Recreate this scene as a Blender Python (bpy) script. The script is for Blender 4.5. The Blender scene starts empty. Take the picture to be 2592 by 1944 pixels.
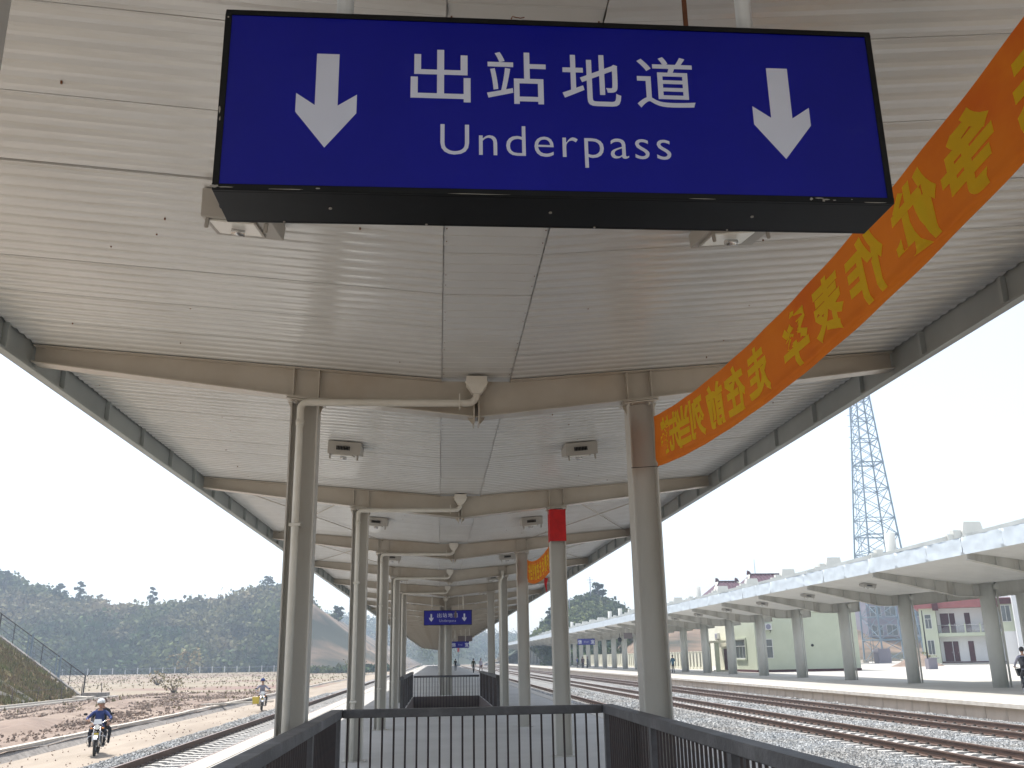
import bpy, bmesh, math, random
import numpy as np
from mathutils import Vector, Matrix, noise as mnoise
R=math.radians
random.seed(4); rng=np.random.default_rng(7)
S=bpy.context.scene; COL=S.collection

# ------------------------------------------------------------ camera, sky, sun
PITCH,YAW,ROLL,H=R(16.3119),R(4.6422),R(.9925),1.72
fw=Vector((math.sin(YAW)*math.cos(PITCH),math.cos(YAW)*math.cos(PITCH),math.sin(PITCH)))
rt=Vector((math.cos(YAW),-math.sin(YAW),0)); up=rt.cross(fw)
c_,s_=math.cos(ROLL),math.sin(ROLL); rt2=rt*c_-up*s_; up2=rt*s_+up*c_
cam=bpy.data.cameras.new('camera'); co=bpy.data.objects.new('camera',cam); COL.objects.link(co)
co.matrix_world=Matrix(((rt2.x,up2.x,-fw.x,0),(rt2.y,up2.y,-fw.y,0),(rt2.z,up2.z,-fw.z,H),(0,0,0,1)))
cam.sensor_width=36; cam.lens=2371.08/2592*36; cam.clip_start=.1; cam.clip_end=12000
S.camera=co
SUNV=Vector((-.346,.36,1)).normalized()
EL=math.asin(SUNV.z); AZ=math.atan2(SUNV.x,SUNV.y)
W=bpy.data.worlds.new('World'); S.world=W; W.use_nodes=True
nt=W.node_tree; bg=nt.nodes['Background']; sky=nt.nodes.new('ShaderNodeTexSky'); sky.sky_type='NISHITA'
sky.sun_disc=False; sky.sun_elevation=EL; sky.sun_rotation=AZ; sky.air_density=1.0; sky.dust_density=1.5; sky.ozone_density=1.0
va=nt.nodes.new('ShaderNodeVectorMath'); va.operation='ADD'; va.inputs[1].default_value=(3.0,2.95,2.8)   # milky haze over the clear sky
nt.links.new(sky.outputs[0],va.inputs[0]); nt.links.new(va.outputs[0],bg.inputs[0]); bg.inputs[1].default_value=.13
sl=bpy.data.lights.new('sun','SUN'); sl.energy=4.4; sl.angle=R(.6); sl.color=(1,.972,.925)
so=bpy.data.objects.new('sun',sl); COL.objects.link(so); so.rotation_euler=SUNV.to_track_quat('Z','Y').to_euler(); so.location=(0,0,60)
S.view_settings.view_transform='Standard'; S.view_settings.look='None'; S.view_settings.exposure=.60; S.view_settings.gamma=1
S.view_settings.use_curve_mapping=False
try: S.cycles.volume_max_steps=64; S.cycles.max_bounces=8; S.cycles.diffuse_bounces=5; S.cycles.volume_bounces=0
except Exception: pass

# ------------------------------------------------------------ materials
def mat(name,c1,c2=None,scale=3.0,rough=.7,bump=0,bscale=40,metal=0,spec=.5,detail=6,c3=None,s3=.5,trans=0,thr=(.35,.65),thr3=(.55,.75),stretch=None,island=0):
    m=bpy.data.materials.new(name); m.use_nodes=True; n=m.node_tree; b=n.nodes['Principled BSDF']; L=n.links
    b.inputs['Roughness'].default_value=rough; b.inputs['Metallic'].default_value=metal; b.inputs['Specular IOR Level'].default_value=spec
    tc=n.nodes.new('ShaderNodeTexCoord'); co_=tc.outputs['Object']
    if stretch:
        mp=n.nodes.new('ShaderNodeMapping'); mp.inputs['Scale'].default_value=stretch; L.new(co_,mp.inputs[0]); co_=mp.outputs[0]
    col=None
    def ns(sc,d=detail,co=co_):
        t=n.nodes.new('ShaderNodeTexNoise'); t.inputs['Scale'].default_value=sc; t.inputs['Detail'].default_value=d; t.inputs['Roughness'].default_value=.62
        L.new(co,t.inputs['Vector']); return t.outputs['Fac']
    def rmp(f,a,bb):
        r=n.nodes.new('ShaderNodeMapRange'); r.inputs[1].default_value=a; r.inputs[2].default_value=bb; L.new(f,r.inputs[0]); return r.outputs[0]
    def mix(f,a,bb):
        x=n.nodes.new('ShaderNodeMix'); x.data_type='RGBA'; L.new(f,x.inputs[0])
        for k,v in ((6,a),(7,bb)):
            if isinstance(v,tuple): x.inputs[k].default_value=(*v,1)
            else: L.new(v,x.inputs[k])
        return x.outputs[2]
    if c2: col=mix(rmp(ns(scale),*thr),tuple(c1),tuple(c2))
    if c3: col=mix(rmp(ns(s3,8),*thr3),col if col else tuple(c1),tuple(c3))
    if island:
        g=n.nodes.new('ShaderNodeNewGeometry'); hv=n.nodes.new('ShaderNodeHueSaturation')
        mr=n.nodes.new('ShaderNodeMapRange'); mr.inputs[3].default_value=1-island; mr.inputs[4].default_value=1+island; L.new(g.outputs['Random Per Island'],mr.inputs[0])
        L.new(mr.outputs[0],hv.inputs['Value'])
        if col: L.new(col,hv.inputs['Color'])
        else: hv.inputs['Color'].default_value=(*c1,1)
        col=hv.outputs[0]
    if col: L.new(col,b.inputs['Base Color'])
    else: b.inputs['Base Color'].default_value=(*c1,1)
    if bump:
        bp=n.nodes.new('ShaderNodeBump'); bp.inputs['Strength'].default_value=bump; bp.inputs['Distance'].default_value=.02
        L.new(ns(bscale),bp.inputs['Height']); L.new(bp.outputs[0],b.inputs['Normal'])
    if trans:
        tr=n.nodes.new('ShaderNodeBsdfTranslucent'); ms=n.nodes.new('ShaderNodeMixShader'); ms.inputs[0].default_value=trans
        if col: L.new(col,tr.inputs[0])
        else: tr.inputs[0].default_value=(*c1,1)
        L.new(b.outputs[0],ms.inputs[1]); L.new(tr.outputs[0],ms.inputs[2]); L.new(ms.outputs[0],n.nodes['Material Output'].inputs[0])
    return m
M={}
M['ceil']=mat('ceiling_metal',(.66,.67,.66),(.58,.585,.57),scale=.6,rough=.17,spec=.6,c3=(.52,.51,.48),s3=.25,thr3=(.5,.8))
M['ceil2']=mat('ceiling_metal_grey',(.66,.66,.64),(.60,.60,.58),scale=.8,rough=.45)
M['steel']=mat('painted_steel',(.53,.495,.435),(.46,.42,.36),scale=1.3,rough=.22,bump=.02,c3=(.40,.33,.25),s3=.45,thr3=(.56,.8))
M['column']=mat('column_paint',(.53,.51,.47),(.45,.43,.39),scale=1.1,rough=.5,bump=.08,c3=(.35,.32,.27),s3=1.1,thr3=(.52,.78),stretch=(1,1,.35))
M['fascia']=mat('fascia_sheet',(.42,.45,.44),(.34,.37,.37),scale=.8,rough=.5,c3=(.28,.30,.29),s3=.35,thr3=(.5,.8))
M['pipe']=mat('pipe_plastic',(.70,.68,.62),(.62,.60,.54),scale=2,rough=.4)
M['rust']=mat('rust',(.22,.08,.03),(.12,.045,.02),scale=9,rough=.85)
M['dark']=mat('dark_gap',(.02,.02,.02),rough=.9)
M['plat']=mat('platform_concrete',(.50,.485,.455),(.43,.415,.385),scale=.35,rough=.85,bump=.25,bscale=60,c3=(.37,.355,.33),s3=.12,thr3=(.5,.75))
M['plat2']=mat('yard_concrete',(.50,.475,.42),(.42,.395,.345),scale=.3,rough=.85,bump=.2,bscale=50,c3=(.36,.33,.28),s3=.1,thr3=(.5,.75))
M['cope']=mat('coping_stone',(.58,.54,.48),(.46,.42,.36),scale=2.5,rough=.8,bump=.2,c3=(.34,.29,.23),s3=1.2,thr3=(.58,.8))
M['wallblock']=mat('wall_block',(.66,.55,.45),(.56,.46,.37),scale=1.1,rough=.85,bump=.3,c3=(.40,.33,.27),s3=.5,thr3=(.5,.75),stretch=(1,1,.5),island=.0)
M['rail']=mat('rail_rust',(.115,.070,.052),(.085,.052,.040),scale=4,rough=.6,c3=(.17,.10,.07),s3=1.2,stretch=(1,.2,1))
M['railtop']=mat('rail_top',(.34,.24,.18),(.26,.17,.12),scale=3,rough=.35,metal=.5)
M['sleeper']=mat('sleeper_concrete',(.50,.48,.45),(.40,.38,.35),scale=3,rough=.85,bump=.2)
M['clip']=mat('clip_iron',(.035,.028,.022),rough=.7)
M['ballast']=mat('ballast_bed',(.27,.265,.255),(.13,.13,.128),scale=14,rough=.9,bump=1,bscale=11,thr=(.4,.6),c3=(.35,.32,.28),s3=.3,thr3=(.5,.8))
M['stone']=mat('ballast_stone',(.35,.36,.36),(.31,.295,.27),scale=.4,rough=.85,island=.45)
M['handrail']=mat('handrail_paint',(.125,.122,.125),(.085,.08,.083),scale=4,rough=.55,bump=.5,bscale=25,c3=(.21,.205,.205),s3=1.6,thr3=(.52,.72))
M['handtop']=M['handrail']
M['baluster']=mat('baluster_iron',(.030,.022,.022),(.05,.03,.027),scale=8,rough=.5)
M['blue']=mat('sign_blue',(.001,.004,.27),(.002,.005,.30),scale=2.5,rough=.32,spec=.35,c3=(.010,.014,.27),s3=5,thr3=(.62,.9))
M['lamp_blue']=mat('sign_blue_far',(.01,.012,.30),rough=.4)
M['black']=mat('sign_black',(.005,.006,.007),(.009,.010,.012),scale=6,rough=.45,spec=.25)
M['scuff']=mat('bare_scuff',(.35,.33,.30),rough=.6)
M['white']=mat('sign_white',(.66,.70,.84),(.62,.66,.80),scale=3,rough=.5)
M['banner']=mat('banner_cloth',(.64,.175,.014),(.58,.14,.012),scale=1.2,rough=.75,trans=.55,c3=(.50,.075,.010),s3=.8,thr3=(.55,.8))
M['yellow']=mat('banner_yellow',(.92,.76,.02),rough=.7,trans=.5)
M['red']=mat('red_cloth',(.55,.012,.012),(.42,.01,.012),scale=8,rough=.8)
M['galv']=mat('galvanised_flashing',(.66,.71,.74),(.60,.65,.68),scale=1.6,rough=.42,metal=.15,bump=.5,bscale=2.2,c3=(.62,.66,.68),s3=.5)
M['conc']=mat('column_concrete',(.56,.56,.52),(.48,.48,.44),scale=1.2,rough=.85,bump=.2,stretch=(1,1,.4),c3=(.30,.30,.27),s3=.5,thr3=(.52,.78))
M['beam2']=mat('beam_concrete',(.54,.53,.49),(.44,.43,.39),scale=1.0,rough=.85,stretch=(1.6,1.6,.2),c3=(.23,.19,.14),s3=.9,thr3=(.56,.78))
M['cream']=mat('cream_render',(.47,.50,.385),(.43,.46,.35),scale=.6,rough=.9,bump=.1)
M['creamwhite']=mat('pale_render',(.66,.64,.52),(.60,.58,.46),scale=.6,rough=.9)
M['bwhite']=mat('white_render',(.66,.66,.66),(.60,.60,.60),scale=.5,rough=.9)
M['maroon']=mat('maroon_trim',(.075,.012,.016),(.05,.010,.012),scale=2,rough=.7)
M['pinkband']=mat('red_band',(.30,.10,.095),(.25,.08,.075),scale=1,rough=.7)
M['roof']=mat('roof_tile',(.10,.035,.05),(.07,.03,.04),scale=3,rough=.55)
M['glass']=mat('window_glass',(.055,.065,.07),(.10,.115,.12),scale=.7,rough=.12,spec=.8)
M['alu']=mat('window_frame',(.55,.55,.53),rough=.5)
M['lattice']=mat('galvanised_steel',(.15,.21,.26),(.21,.26,.30),scale=2,rough=.5,metal=.2)
M['grey']=mat('grey_building',(.24,.22,.25),(.20,.19,.22),scale=.5,rough=.9)
M['road']=mat('dirt_road',(.36,.30,.235),(.27,.22,.17),scale=.5,rough=1,bump=.4,bscale=9,c3=(.46,.38,.30),s3=.2,stretch=(1,.25,1))
M['pitch']=mat('pitched_stone',(.30,.27,.24),(.20,.18,.16),scale=5,rough=.95,bump=.8,bscale=5,c3=(.36,.33,.29),s3=2)
M['kerb']=mat('kerb_mortar',(.56,.52,.45),(.46,.41,.34),scale=2,rough=.9,bump=.3)
M['red_earth']=mat('red_earth',(.27,.20,.155),(.18,.13,.10),scale=.9,rough=1,bump=1,bscale=6,c3=(.29,.225,.17),s3=.12,thr3=(.45,.65))
M['clod']=mat('earth_clod',(.27,.20,.155),(.21,.16,.125),scale=.6,rough=1,island=.35)
M['field']=mat('dry_field',(.31,.25,.18),(.22,.185,.125),scale=.25,rough=1,bump=.5,bscale=3,c3=(.22,.14,.11),s3=.06,thr3=(.5,.62),stretch=(.4,1,1))
M['slope']=mat('grass_slope',(.17,.15,.055),(.21,.13,.07),scale=1.3,rough=1,bump=1,bscale=8,c3=(.20,.10,.06),s3=.5,thr3=(.5,.7))
M['cut']=mat('cut_slope',(.27,.19,.13),(.15,.11,.08),scale=.22,rough=1,bump=1,bscale=.8,c3=(.055,.06,.045),s3=.05,thr3=(.46,.6),stretch=(.5,1.8,.5),detail=10)
M['hillgreen']=mat('hill_green',(.035,.05,.02),(.055,.06,.025),scale=.1,rough=1)
M['leaf']=mat('forest_leaf',(.030,.065,.020),(.12,.14,.045),scale=.045,rough=.8,spec=.2,trans=.15,c3=(.24,.19,.11),s3=.018,thr3=(.50,.64),island=.45,thr=(.42,.58))
M['leafdark']=mat('pine_leaf',(.022,.045,.020),(.035,.06,.025),scale=.5,rough=.8,spec=.2,island=.4)
M['drygrass']=mat('dry_grass',(.26,.20,.10),(.17,.15,.06),scale=.5,rough=1,island=.4)
M['greengrass']=mat('green_tuft',(.16,.17,.05),(.22,.15,.07),scale=.7,rough=1,island=.4)
M['trunk']=mat('trunk_bark',(.10,.075,.055),rough=.95)
M['skin']=mat('skin',(.36,.20,.13),rough=.6)
M['hair']=mat('hair',(.012,.010,.009),rough=.6)
M['navy']=mat('navy_cloth',(.018,.035,.14),(.03,.05,.18),scale=9,rough=.9)
M['blackc']=mat('black_cloth',(.015,.015,.02),rough=.9)
M['olive']=mat('olive_cloth',(.06,.06,.035),rough=.9)
M['pale']=mat('pale_cloth',(.45,.42,.48),rough=.9)
M['greyc']=mat('grey_cloth',(.22,.22,.27),rough=.9)
M['teal']=mat('teal_cloth',(.03,.11,.17),rough=.9)
M['helmet']=mat('helmet_white',(.75,.75,.73),rough=.25)
M['rubber']=mat('rubber',(.02,.02,.02),rough=.85)
M['chrome']=mat('chrome',(.55,.55,.55),rough=.25,metal=.8)
M['engine']=mat('engine_metal',(.14,.13,.12),rough=.5,metal=.6)
M['bikepaint']=mat('bike_paint',(.05,.02,.02),rough=.3)
M['amber']=mat('amber_lens',(.65,.22,.02),rough=.3)
M['lens']=mat('lamp_glass',(.85,.86,.82),rough=.15,spec=.8)
M['lightbody']=mat('light_housing',(.36,.345,.315),rough=.45)
M['yellowp']=mat('yellow_plastic',(.55,.42,.05),rough=.6)
M['signbrown']=mat('brown_box',(.16,.13,.13),rough=.6)
M['redlamp']=mat('red_signal',(.35,.03,.03),rough=.5)
M['tilebrown']=mat('pit_tile',(.20,.16,.145),(.15,.12,.11),scale=3,rough=.6)

# ------------------------------------------------------------ mesh helpers
class MB:
    def __init__(s): s.v=[];s.f=[];s.m=[];s.sm=[]
    def quad(s,a,b,c,d,mi=0): k=len(s.v); s.v+=[tuple(a),tuple(b),tuple(c),tuple(d)]; s.f.append((k,k+1,k+2,k+3)); s.m.append(mi); s.sm.append(False)
    def tri(s,a,b,c,mi=0): k=len(s.v); s.v+=[tuple(a),tuple(b),tuple(c)]; s.f.append((k,k+1,k+2)); s.m.append(mi); s.sm.append(False)
    def hexa(s,P,mi=0):   # 8 pts: bottom 4 ccw, top 4 ccw
        k=len(s.v); s.v+=[tuple(p) for p in P]
        for q in ((3,2,1,0),(4,5,6,7),(0,1,5,4),(1,2,6,5),(2,3,7,6),(3,0,4,7)): s.f.append(tuple(k+i for i in q)); s.m.append(mi); s.sm.append(False)
    def box(s,x0,x1,y0,y1,z0,z1,mi=0):
        s.hexa([(x0,y0,z0),(x1,y0,z0),(x1,y1,z0),(x0,y1,z0),(x0,y0,z1),(x1,y0,z1),(x1,y1,z1),(x0,y1,z1)],mi); return s
    def bar(s,a,b,w,h=None,mi=0,upv=(0,0,1)):
        a=Vector(a);b=Vector(b);h=h or w; d=(b-a).normalized(); u=Vector(upv)
        if abs(d.dot(u))>.95: u=Vector((0,1,0))
        r=d.cross(u).normalized()*(w/2); t=r.cross(d).normalized()*(h/2)
        s.hexa([a-r-t,a+r-t,b+r-t,b-r-t,a-r+t,a+r+t,b+r+t,b-r+t],mi); return s
    def tube(s,pts,rad,n=10,mi=0,cap=True,smooth=True):
        pts=[Vector(p) for p in pts]; k=len(s.v); N=len(pts)
        rads=rad if isinstance(rad,(list,tuple)) else [rad]*N
        ref=None
        for i,p in enumerate(pts):
            d=(pts[min(i+1,N-1)]-pts[max(i-1,0)]).normalized()
            if ref is None:
                ref=Vector((0,0,1)) if abs(d.z)<.9 else Vector((1,0,0))
            r=d.cross(ref).normalized(); t=r.cross(d).normalized(); ref=t
            for j in range(n):
                a=2*math.pi*j/n; s.v.append(tuple(p+(r*math.cos(a)+t*math.sin(a))*rads[i]))
        for i in range(N-1):
            for j in range(n):
                a=k+i*n+j;b=k+i*n+(j+1)%n; s.f.append((a,b,b+n,a+n)); s.m.append(mi); s.sm.append(smooth)
        if cap:
            s.f.append(tuple(k+j for j in range(n))[::-1]); s.f.append(tuple(k+(N-1)*n+j for j in range(n))); s.m+=[mi,mi]; s.sm+=[False,False]
        return s
    def prism(s,poly,axis,a,b,mi=0):   # poly 2D, extruded along axis ('x','y','z') from a to b
        n=len(poly);k=len(s.v)
        def P(p,t): return {'x':(t,p[0],p[1]),'y':(p[0],t,p[1]),'z':(p[0],p[1],t)}[axis]
        for t in (a,b): s.v+=[P(p,t) for p in poly]
        for i in range(n): s.f.append((k+i,k+(i+1)%n,k+n+(i+1)%n,k+n+i)); s.m.append(mi); s.sm.append(False)
        s.f.append(tuple(range(k,k+n))[::-1]); s.f.append(tuple(range(k+n,k+2*n))); s.m+=[mi,mi]; s.sm+=[False,False]
        return s
    def sphere(s,c,r,n=12,mi=0,sc=(1,1,1)):
        k=len(s.v); m=n//2
        for i in range(m+1):
            th=math.pi*i/m
            for j in range(n):
                a=2*math.pi*j/n; s.v.append((c[0]+r*sc[0]*math.sin(th)*math.cos(a),c[1]+r*sc[1]*math.sin(th)*math.sin(a),c[2]+r*sc[2]*math.cos(th)))
        for i in range(m):
            for j in range(n):
                s.f.append((k+i*n+j,k+(i+1)*n+j,k+(i+1)*n+(j+1)%n,k+i*n+(j+1)%n)); s.m.append(mi); s.sm.append(True)
        return s
    def mesh(s,name,mats):
        me=bpy.data.meshes.new(name); me.from_pydata(s.v,[],s.f)
        for m in (mats if isinstance(mats,(list,tuple)) else [mats]): me.materials.append(M[m] if isinstance(m,str) else m)
        me.polygons.foreach_set('material_index',s.m); me.polygons.foreach_set('use_smooth',s.sm); me.update(); return me
    def build(s,name,mats,parent=None,loc=None,bevel=0):
        me=s.mesh(name,mats)
        bm=bmesh.new(); bm.from_mesh(me)
        bmesh.ops.remove_doubles(bm,verts=bm.verts,dist=1e-5)
        bmesh.ops.recalc_face_normals(bm,faces=bm.faces)
        if bevel: bmesh.ops.bevel(bm,geom=[e for e in bm.edges if len(e.link_faces)==2 and e.calc_face_angle(0)>.6],offset=bevel,segments=1,affect='EDGES')
        bm.to_mesh(me); bm.free()
        return link(name,me,parent,loc)
def link(name,me,parent=None,loc=None,rz=None):
    o=bpy.data.objects.new(name,me); COL.objects.link(o)
    if parent is not None: o.parent=parent
    if loc is not None: o.location=loc
    if rz is not None: o.rotation_euler=(0,0,rz)
    return o
def empty(name,loc=(0,0,0),rz=0):
    o=bpy.data.objects.new(name,None); COL.objects.link(o); o.location=loc; o.rotation_euler=(0,0,rz); o.empty_display_size=.3; return o
def tag(o,label=None,cat=None,group=None,kind=None):
    for k,v in (('label',label),('category',cat),('group',group),('kind',kind)):
        if v: o[k]=v
    return o
def kids(o): return [c for c in bpy.data.objects if c.parent==o]
def copy_tree(o,parent=None,_m=None):
    c=o.copy(); COL.objects.link(c)
    if parent is not None: c.parent=parent
    for ch in kids(o): copy_tree(ch,c)
    return c
ORD=['first','second','third','fourth','fifth','sixth','seventh','eighth','ninth','tenth','eleventh','twelfth','thirteenth','fourteenth','fifteenth','sixteenth','seventeenth','eighteenth','nineteenth','twentieth']
def np_mesh(name,V,F,mats,smooth=False,mi=None):
    V=np.asarray(V,np.float32); F=np.asarray(F,np.int32)
    me=bpy.data.meshes.new(name); me.vertices.add(len(V)); me.vertices.foreach_set('co',V.ravel())
    k=F.shape[1]; me.loops.add(F.size); me.loops.foreach_set('vertex_index',F.ravel())
    me.polygons.add(len(F)); me.polygons.foreach_set('loop_start',np.arange(0,F.size,k,dtype=np.int32)); me.polygons.foreach_set('loop_total',np.full(len(F),k,np.int32))
    for m in mats: me.materials.append(M[m])
    if mi is not None: me.polygons.foreach_set('material_index',np.asarray(mi,np.int32))
    me.polygons.foreach_set('use_smooth',np.full(len(F),smooth)); me.update(calc_edges=True); me.validate(); return me
def grid(name,xs,ys,zf,mt,kind='structure',smooth=True,parent=None):
    xs=np.array(xs);ys=np.array(ys); V=[(x,y,zf(x,y)) for y in ys for x in xs]; nx=len(xs)
    i,j=np.meshgrid(np.arange(nx-1),np.arange(len(ys)-1)); a=(j*nx+i).ravel(); F=np.stack([a,a+1,a+1+nx,a+nx],1)
    o=link(name,np_mesh(name,V,F,[mt],smooth),parent)
    if kind: o['kind']=kind
    return o
def N(x,y,z=0): return mnoise.noise(Vector((x,y,z)))
def fbm(x,y,z=0,o=4):
    s=0;a=1
    for i in range(o): s+=a*N(x,y,z); x*=2.03;y*=2.03;a*=.5
    return s

# ------------------------------------------------------------ constants
D1,BS=10.2663,7.8303
def D(n): return D1+(n-1)*BS
XC=.42; XL,XR=-1.48,2.295
NB=36

# ------------------------------------------------------------ ground and setting
PL,PR=-4.29,5.13
g=grid('ground',[-6000,-400,-60,60,400,6000],[-300,0,350,1200,8000],lambda x,y:-1.75,'field')
# our platform, with the two stair pits left open
pm=MB()
WELL=[(-1.17,2.05,-3.6,12.06),(-1.17,2.05,34.0,48.3)]
ys=[-8,WELL[0][3],WELL[1][2],WELL[1][3],305]
pm.box(PL,WELL[0][0],-8,305,-.9,0); pm.box(WELL[0][1],PR,-8,305,-.9,0)
pm.box(WELL[0][0],WELL[0][1],12.06,34.0,-.9,0); pm.box(WELL[0][0],WELL[0][1],48.3,305,-.9,0)
pf=pm.build('platform','plat'); tag(pf,kind='structure')
# coping strip tiles on the left edge and right edge, each a piece
me=MB().box(-.22,.22,.006,1.494,-.10,.012).mesh('coping_tile','cope')
for k in range(70):
    for X in (PL+.14,PR-.14):
        o=link('coping_tile',me,pf,(X,-1+k*1.5,0))
mm=MB()
for X in (PL+.14,PR-.14): mm.box(X-.22,X+.22,104,305,-.10,.012)
o=mm.build('coping_strip','cope',pf); o['kind']='stuff'
# pits
for i,(a,b,c,d) in enumerate(WELL):
    w=MB(); w.box(a-.2,a,c,d,-3.2,-.9,0); w.box(b,b+.2,c,d,-3.2,-.9,0); w.box(a-.2,b+.2,d,d+.2,-3.2,-.9,0); w.box(a-.2,b+.2,c,d,-3.4,-3.2,0)
    w.box(a,a+.02,c,d,-.9,-.004,0); w.box(b-.02,b,c,d,-.9,-.004,0); w.box(a+.02,b-.02,d-.02,d,-.9,-.004,0)
    st=tag(w.build('stairwell_wall','tilebrown'),kind='structure')
    if i==1:
        for r_ in range(5):
            for q_ in range(6):
                MB().box(a+.03+q_*.53,a+.54+q_*.53,d-.035,d-.021,-.16-r_*.34-.30,-.16-r_*.34,0).build('wall_tile','tilebrown',st)
    if True:
        for k in range(16):
            MB().box(a+.02,b-.02,c+k*.3,c+k*.3+.3,-.15-k*.15-.3,-.15-k*.15,0).build('step','plat',st)

# ballast beds
def bed(xs,zs):
    return lambda x,y: float(np.interp(x,xs,zs))+.025*N(x*3,y*3)
ysb=np.concatenate([np.arange(14,60,.5),np.arange(60,320,4)])
def gz(x,z0): return z0-(.07 if min(abs(x-q) for q in (-6.245,7.145,11.907,16.254))<1.32 else 0)
grid('ballast_bed',np.arange(5.0,19.1,.2),ysb,lambda x,y:gz(x,-.60)+.02*N(x*2,y*2),'ballast')
grid('ballast_bed',[-9.15,-8.8,-8.5,-8.2,-7.8,-7.6,-7.5,-7,-6.5,-6,-5.5,-5,-4.9,-4.6,-4.2],ysb,lambda x,y:gz(x,bed([-9.15,-8.25,-4.2],[-1.0,-.60,-.62])(x,y)),'ballast')
# loose stones (uncountable)
def stones(area,den,size,zf):
    x0,x1,y0,y1=area; n=int((x1-x0)*(y1-y0)*den)
    P=np.stack([rng.uniform(x0,x1,n),rng.uniform(y0,y1,n),np.zeros(n)],1); P[:,2]=zf(P[:,0])+rng.uniform(-.01,.025,n)
    base=np.array([(1,0,0),(0,1,0),(-1,0,0),(0,-1,0),(0,0,1),(0,0,-1)],float)
    s=size*rng.uniform(.55,1.35,(n,1,1)); P[:,2]-=np.where(np.min(np.abs(P[:,:1]-np.array([[-6.245,7.145,11.907,16.254]])),axis=1)<1.33,.075,0.0)
    V=base[None]*s*rng.uniform(.6,1.2,(n,6,1))
    # random rotation
    q=rng.normal(size=(n,4)); q/=np.linalg.norm(q,axis=1,keepdims=True); w,x,y,z=q.T
    Rm=np.stack([1-2*(y*y+z*z),2*(x*y-z*w),2*(x*z+y*w),2*(x*y+z*w),1-2*(x*x+z*z),2*(y*z-x*w),2*(x*z-y*w),2*(y*z+x*w),1-2*(x*x+y*y)],1).reshape(n,3,3)
    V=np.einsum('nij,nkj->nki',Rm,V)+P[:,None]
    F=np.array([(0,1,4),(1,2,4),(2,3,4),(3,0,4),(1,0,5),(2,1,5),(3,2,5),(0,3,5)])
    return V.reshape(-1,3),(F[None]+6*np.arange(n)[:,None,None]).reshape(-1,3)
def stone_obj(parts):
    Vs=[];Fs=[];k=0
    for V,F in parts: Vs.append(V);Fs.append(F+k);k+=len(V)
    return np.concatenate(Vs),np.concatenate(Fs)
zr_=lambda x:np.full_like(x,-.59)
zl_=lambda x:np.interp(x,[-9.1,-8.25,-4.2],[-.98,-.59,-.61])
V,F=stone_obj([stones((5.2,18.8,15,30),330,.040,zr_),stones((5.2,18.8,30,44),190,.052,zr_),stones((5.2,18.8,44,75),60,.075,zr_)])
o=tag(link('ballast_stones',np_mesh('ballast_stones',V,F,['stone'])),'loose grey crushed stone ballast between the two platforms','ballast',kind='stuff')
V,F=stone_obj([stones((-9.1,-4.4,22,40),300,.040,zl_),stones((-9.1,-4.4,40,75),110,.06,zl_)])
o=tag(link('ballast_stones',np_mesh('ballast_stones',V,F,['stone'])),'loose grey crushed stone ballast left of the near platform','ballast',kind='stuff')

# ------------------------------------------------------------ railway tracks
RT=-.407
def rail_profile(x): # polygon in x,z
    p=[(-.066,-.176),(.066,-.176),(.066,-.165),(.012,-.148),(.012,-.045),(.036,-.034),(.036,-.003),(.030,0),(-.030,0),(-.036,-.003),(-.036,-.034),(-.012,-.045),(-.012,-.148),(-.066,-.165)]
    return [(x+a,RT+b) for a,b in p]
slp=MB(); slp.prism([(-1.25,-.205),(1.25,-.205),(1.25,-.02),(1.18,.0),(.42,.0),(.32,-.035),(-.32,-.035),(-.42,.0),(-1.18,.0),(-1.25,-.02)],'y',-.125,.125)
slm=slp.mesh('sleeper','sleeper')
cl=MB()
for sx in (-.7525,.7525):
    for d in (-.10,.10):
        cl.hexa([(sx+d-.045,-.06,.0),(sx+d+.045,-.06,.0),(sx+d+.045,.06,.0),(sx+d-.045,.06,.0),(sx+d-.02,-.03,.055),(sx+d+.02,-.03,.055),(sx+d+.02,.03,.055),(sx+d-.02,.03,.055)])
cl_me=cl
TR=[(-6.245,'railway track of rusty rails on the left below the near platform'),
    (7.145,'railway track hugging the right edge of the near platform'),
    (11.907,'middle railway track between the two platforms'),
    (16.254,'railway track alongside the far platform wall')]
for X,lab in TR:
    t=tag(empty('railway_track',(X,0,0)),lab,'railway track')
    y0=-2 if X>0 else 5
    for sx in (-.7525,.7525):
        mb=MB(); mb.prism(rail_profile(sx),'y',y0,330)
        r_=mb.build('rail',['rail','railtop'],t)
        for p in r_.data.polygons:
            if p.normal.z>.9 and p.center.z>RT-.002: p.material_index=1
    nS=150; sp=.6; ys0=14
    for k in range(nS):
        link('sleeper',slm,t,(random.uniform(-.01,.01),ys0+k*sp,-.585),random.uniform(-.006,.006))
    mb=MB(); 
    for k in range(150,500): mb.box(-1.25,1.25,ys0+k*sp-.12,ys0+k*sp+.12,-.75,-.585)
    mb.build('far_sleepers','sleeper',t)['kind']='stuff'
    cb=np.array(cl.v); fb=np.array(cl.f); V=[];F=[]
    for k in range(200): V.append(cb+np.array([0,ys0+k*sp,-.585])); F.append(fb+k*len(cb))
    link('rail_clips',np_mesh('rail_clips',np.concatenate(V),np.concatenate(F),['clip']),t)['kind']='stuff'

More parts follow.
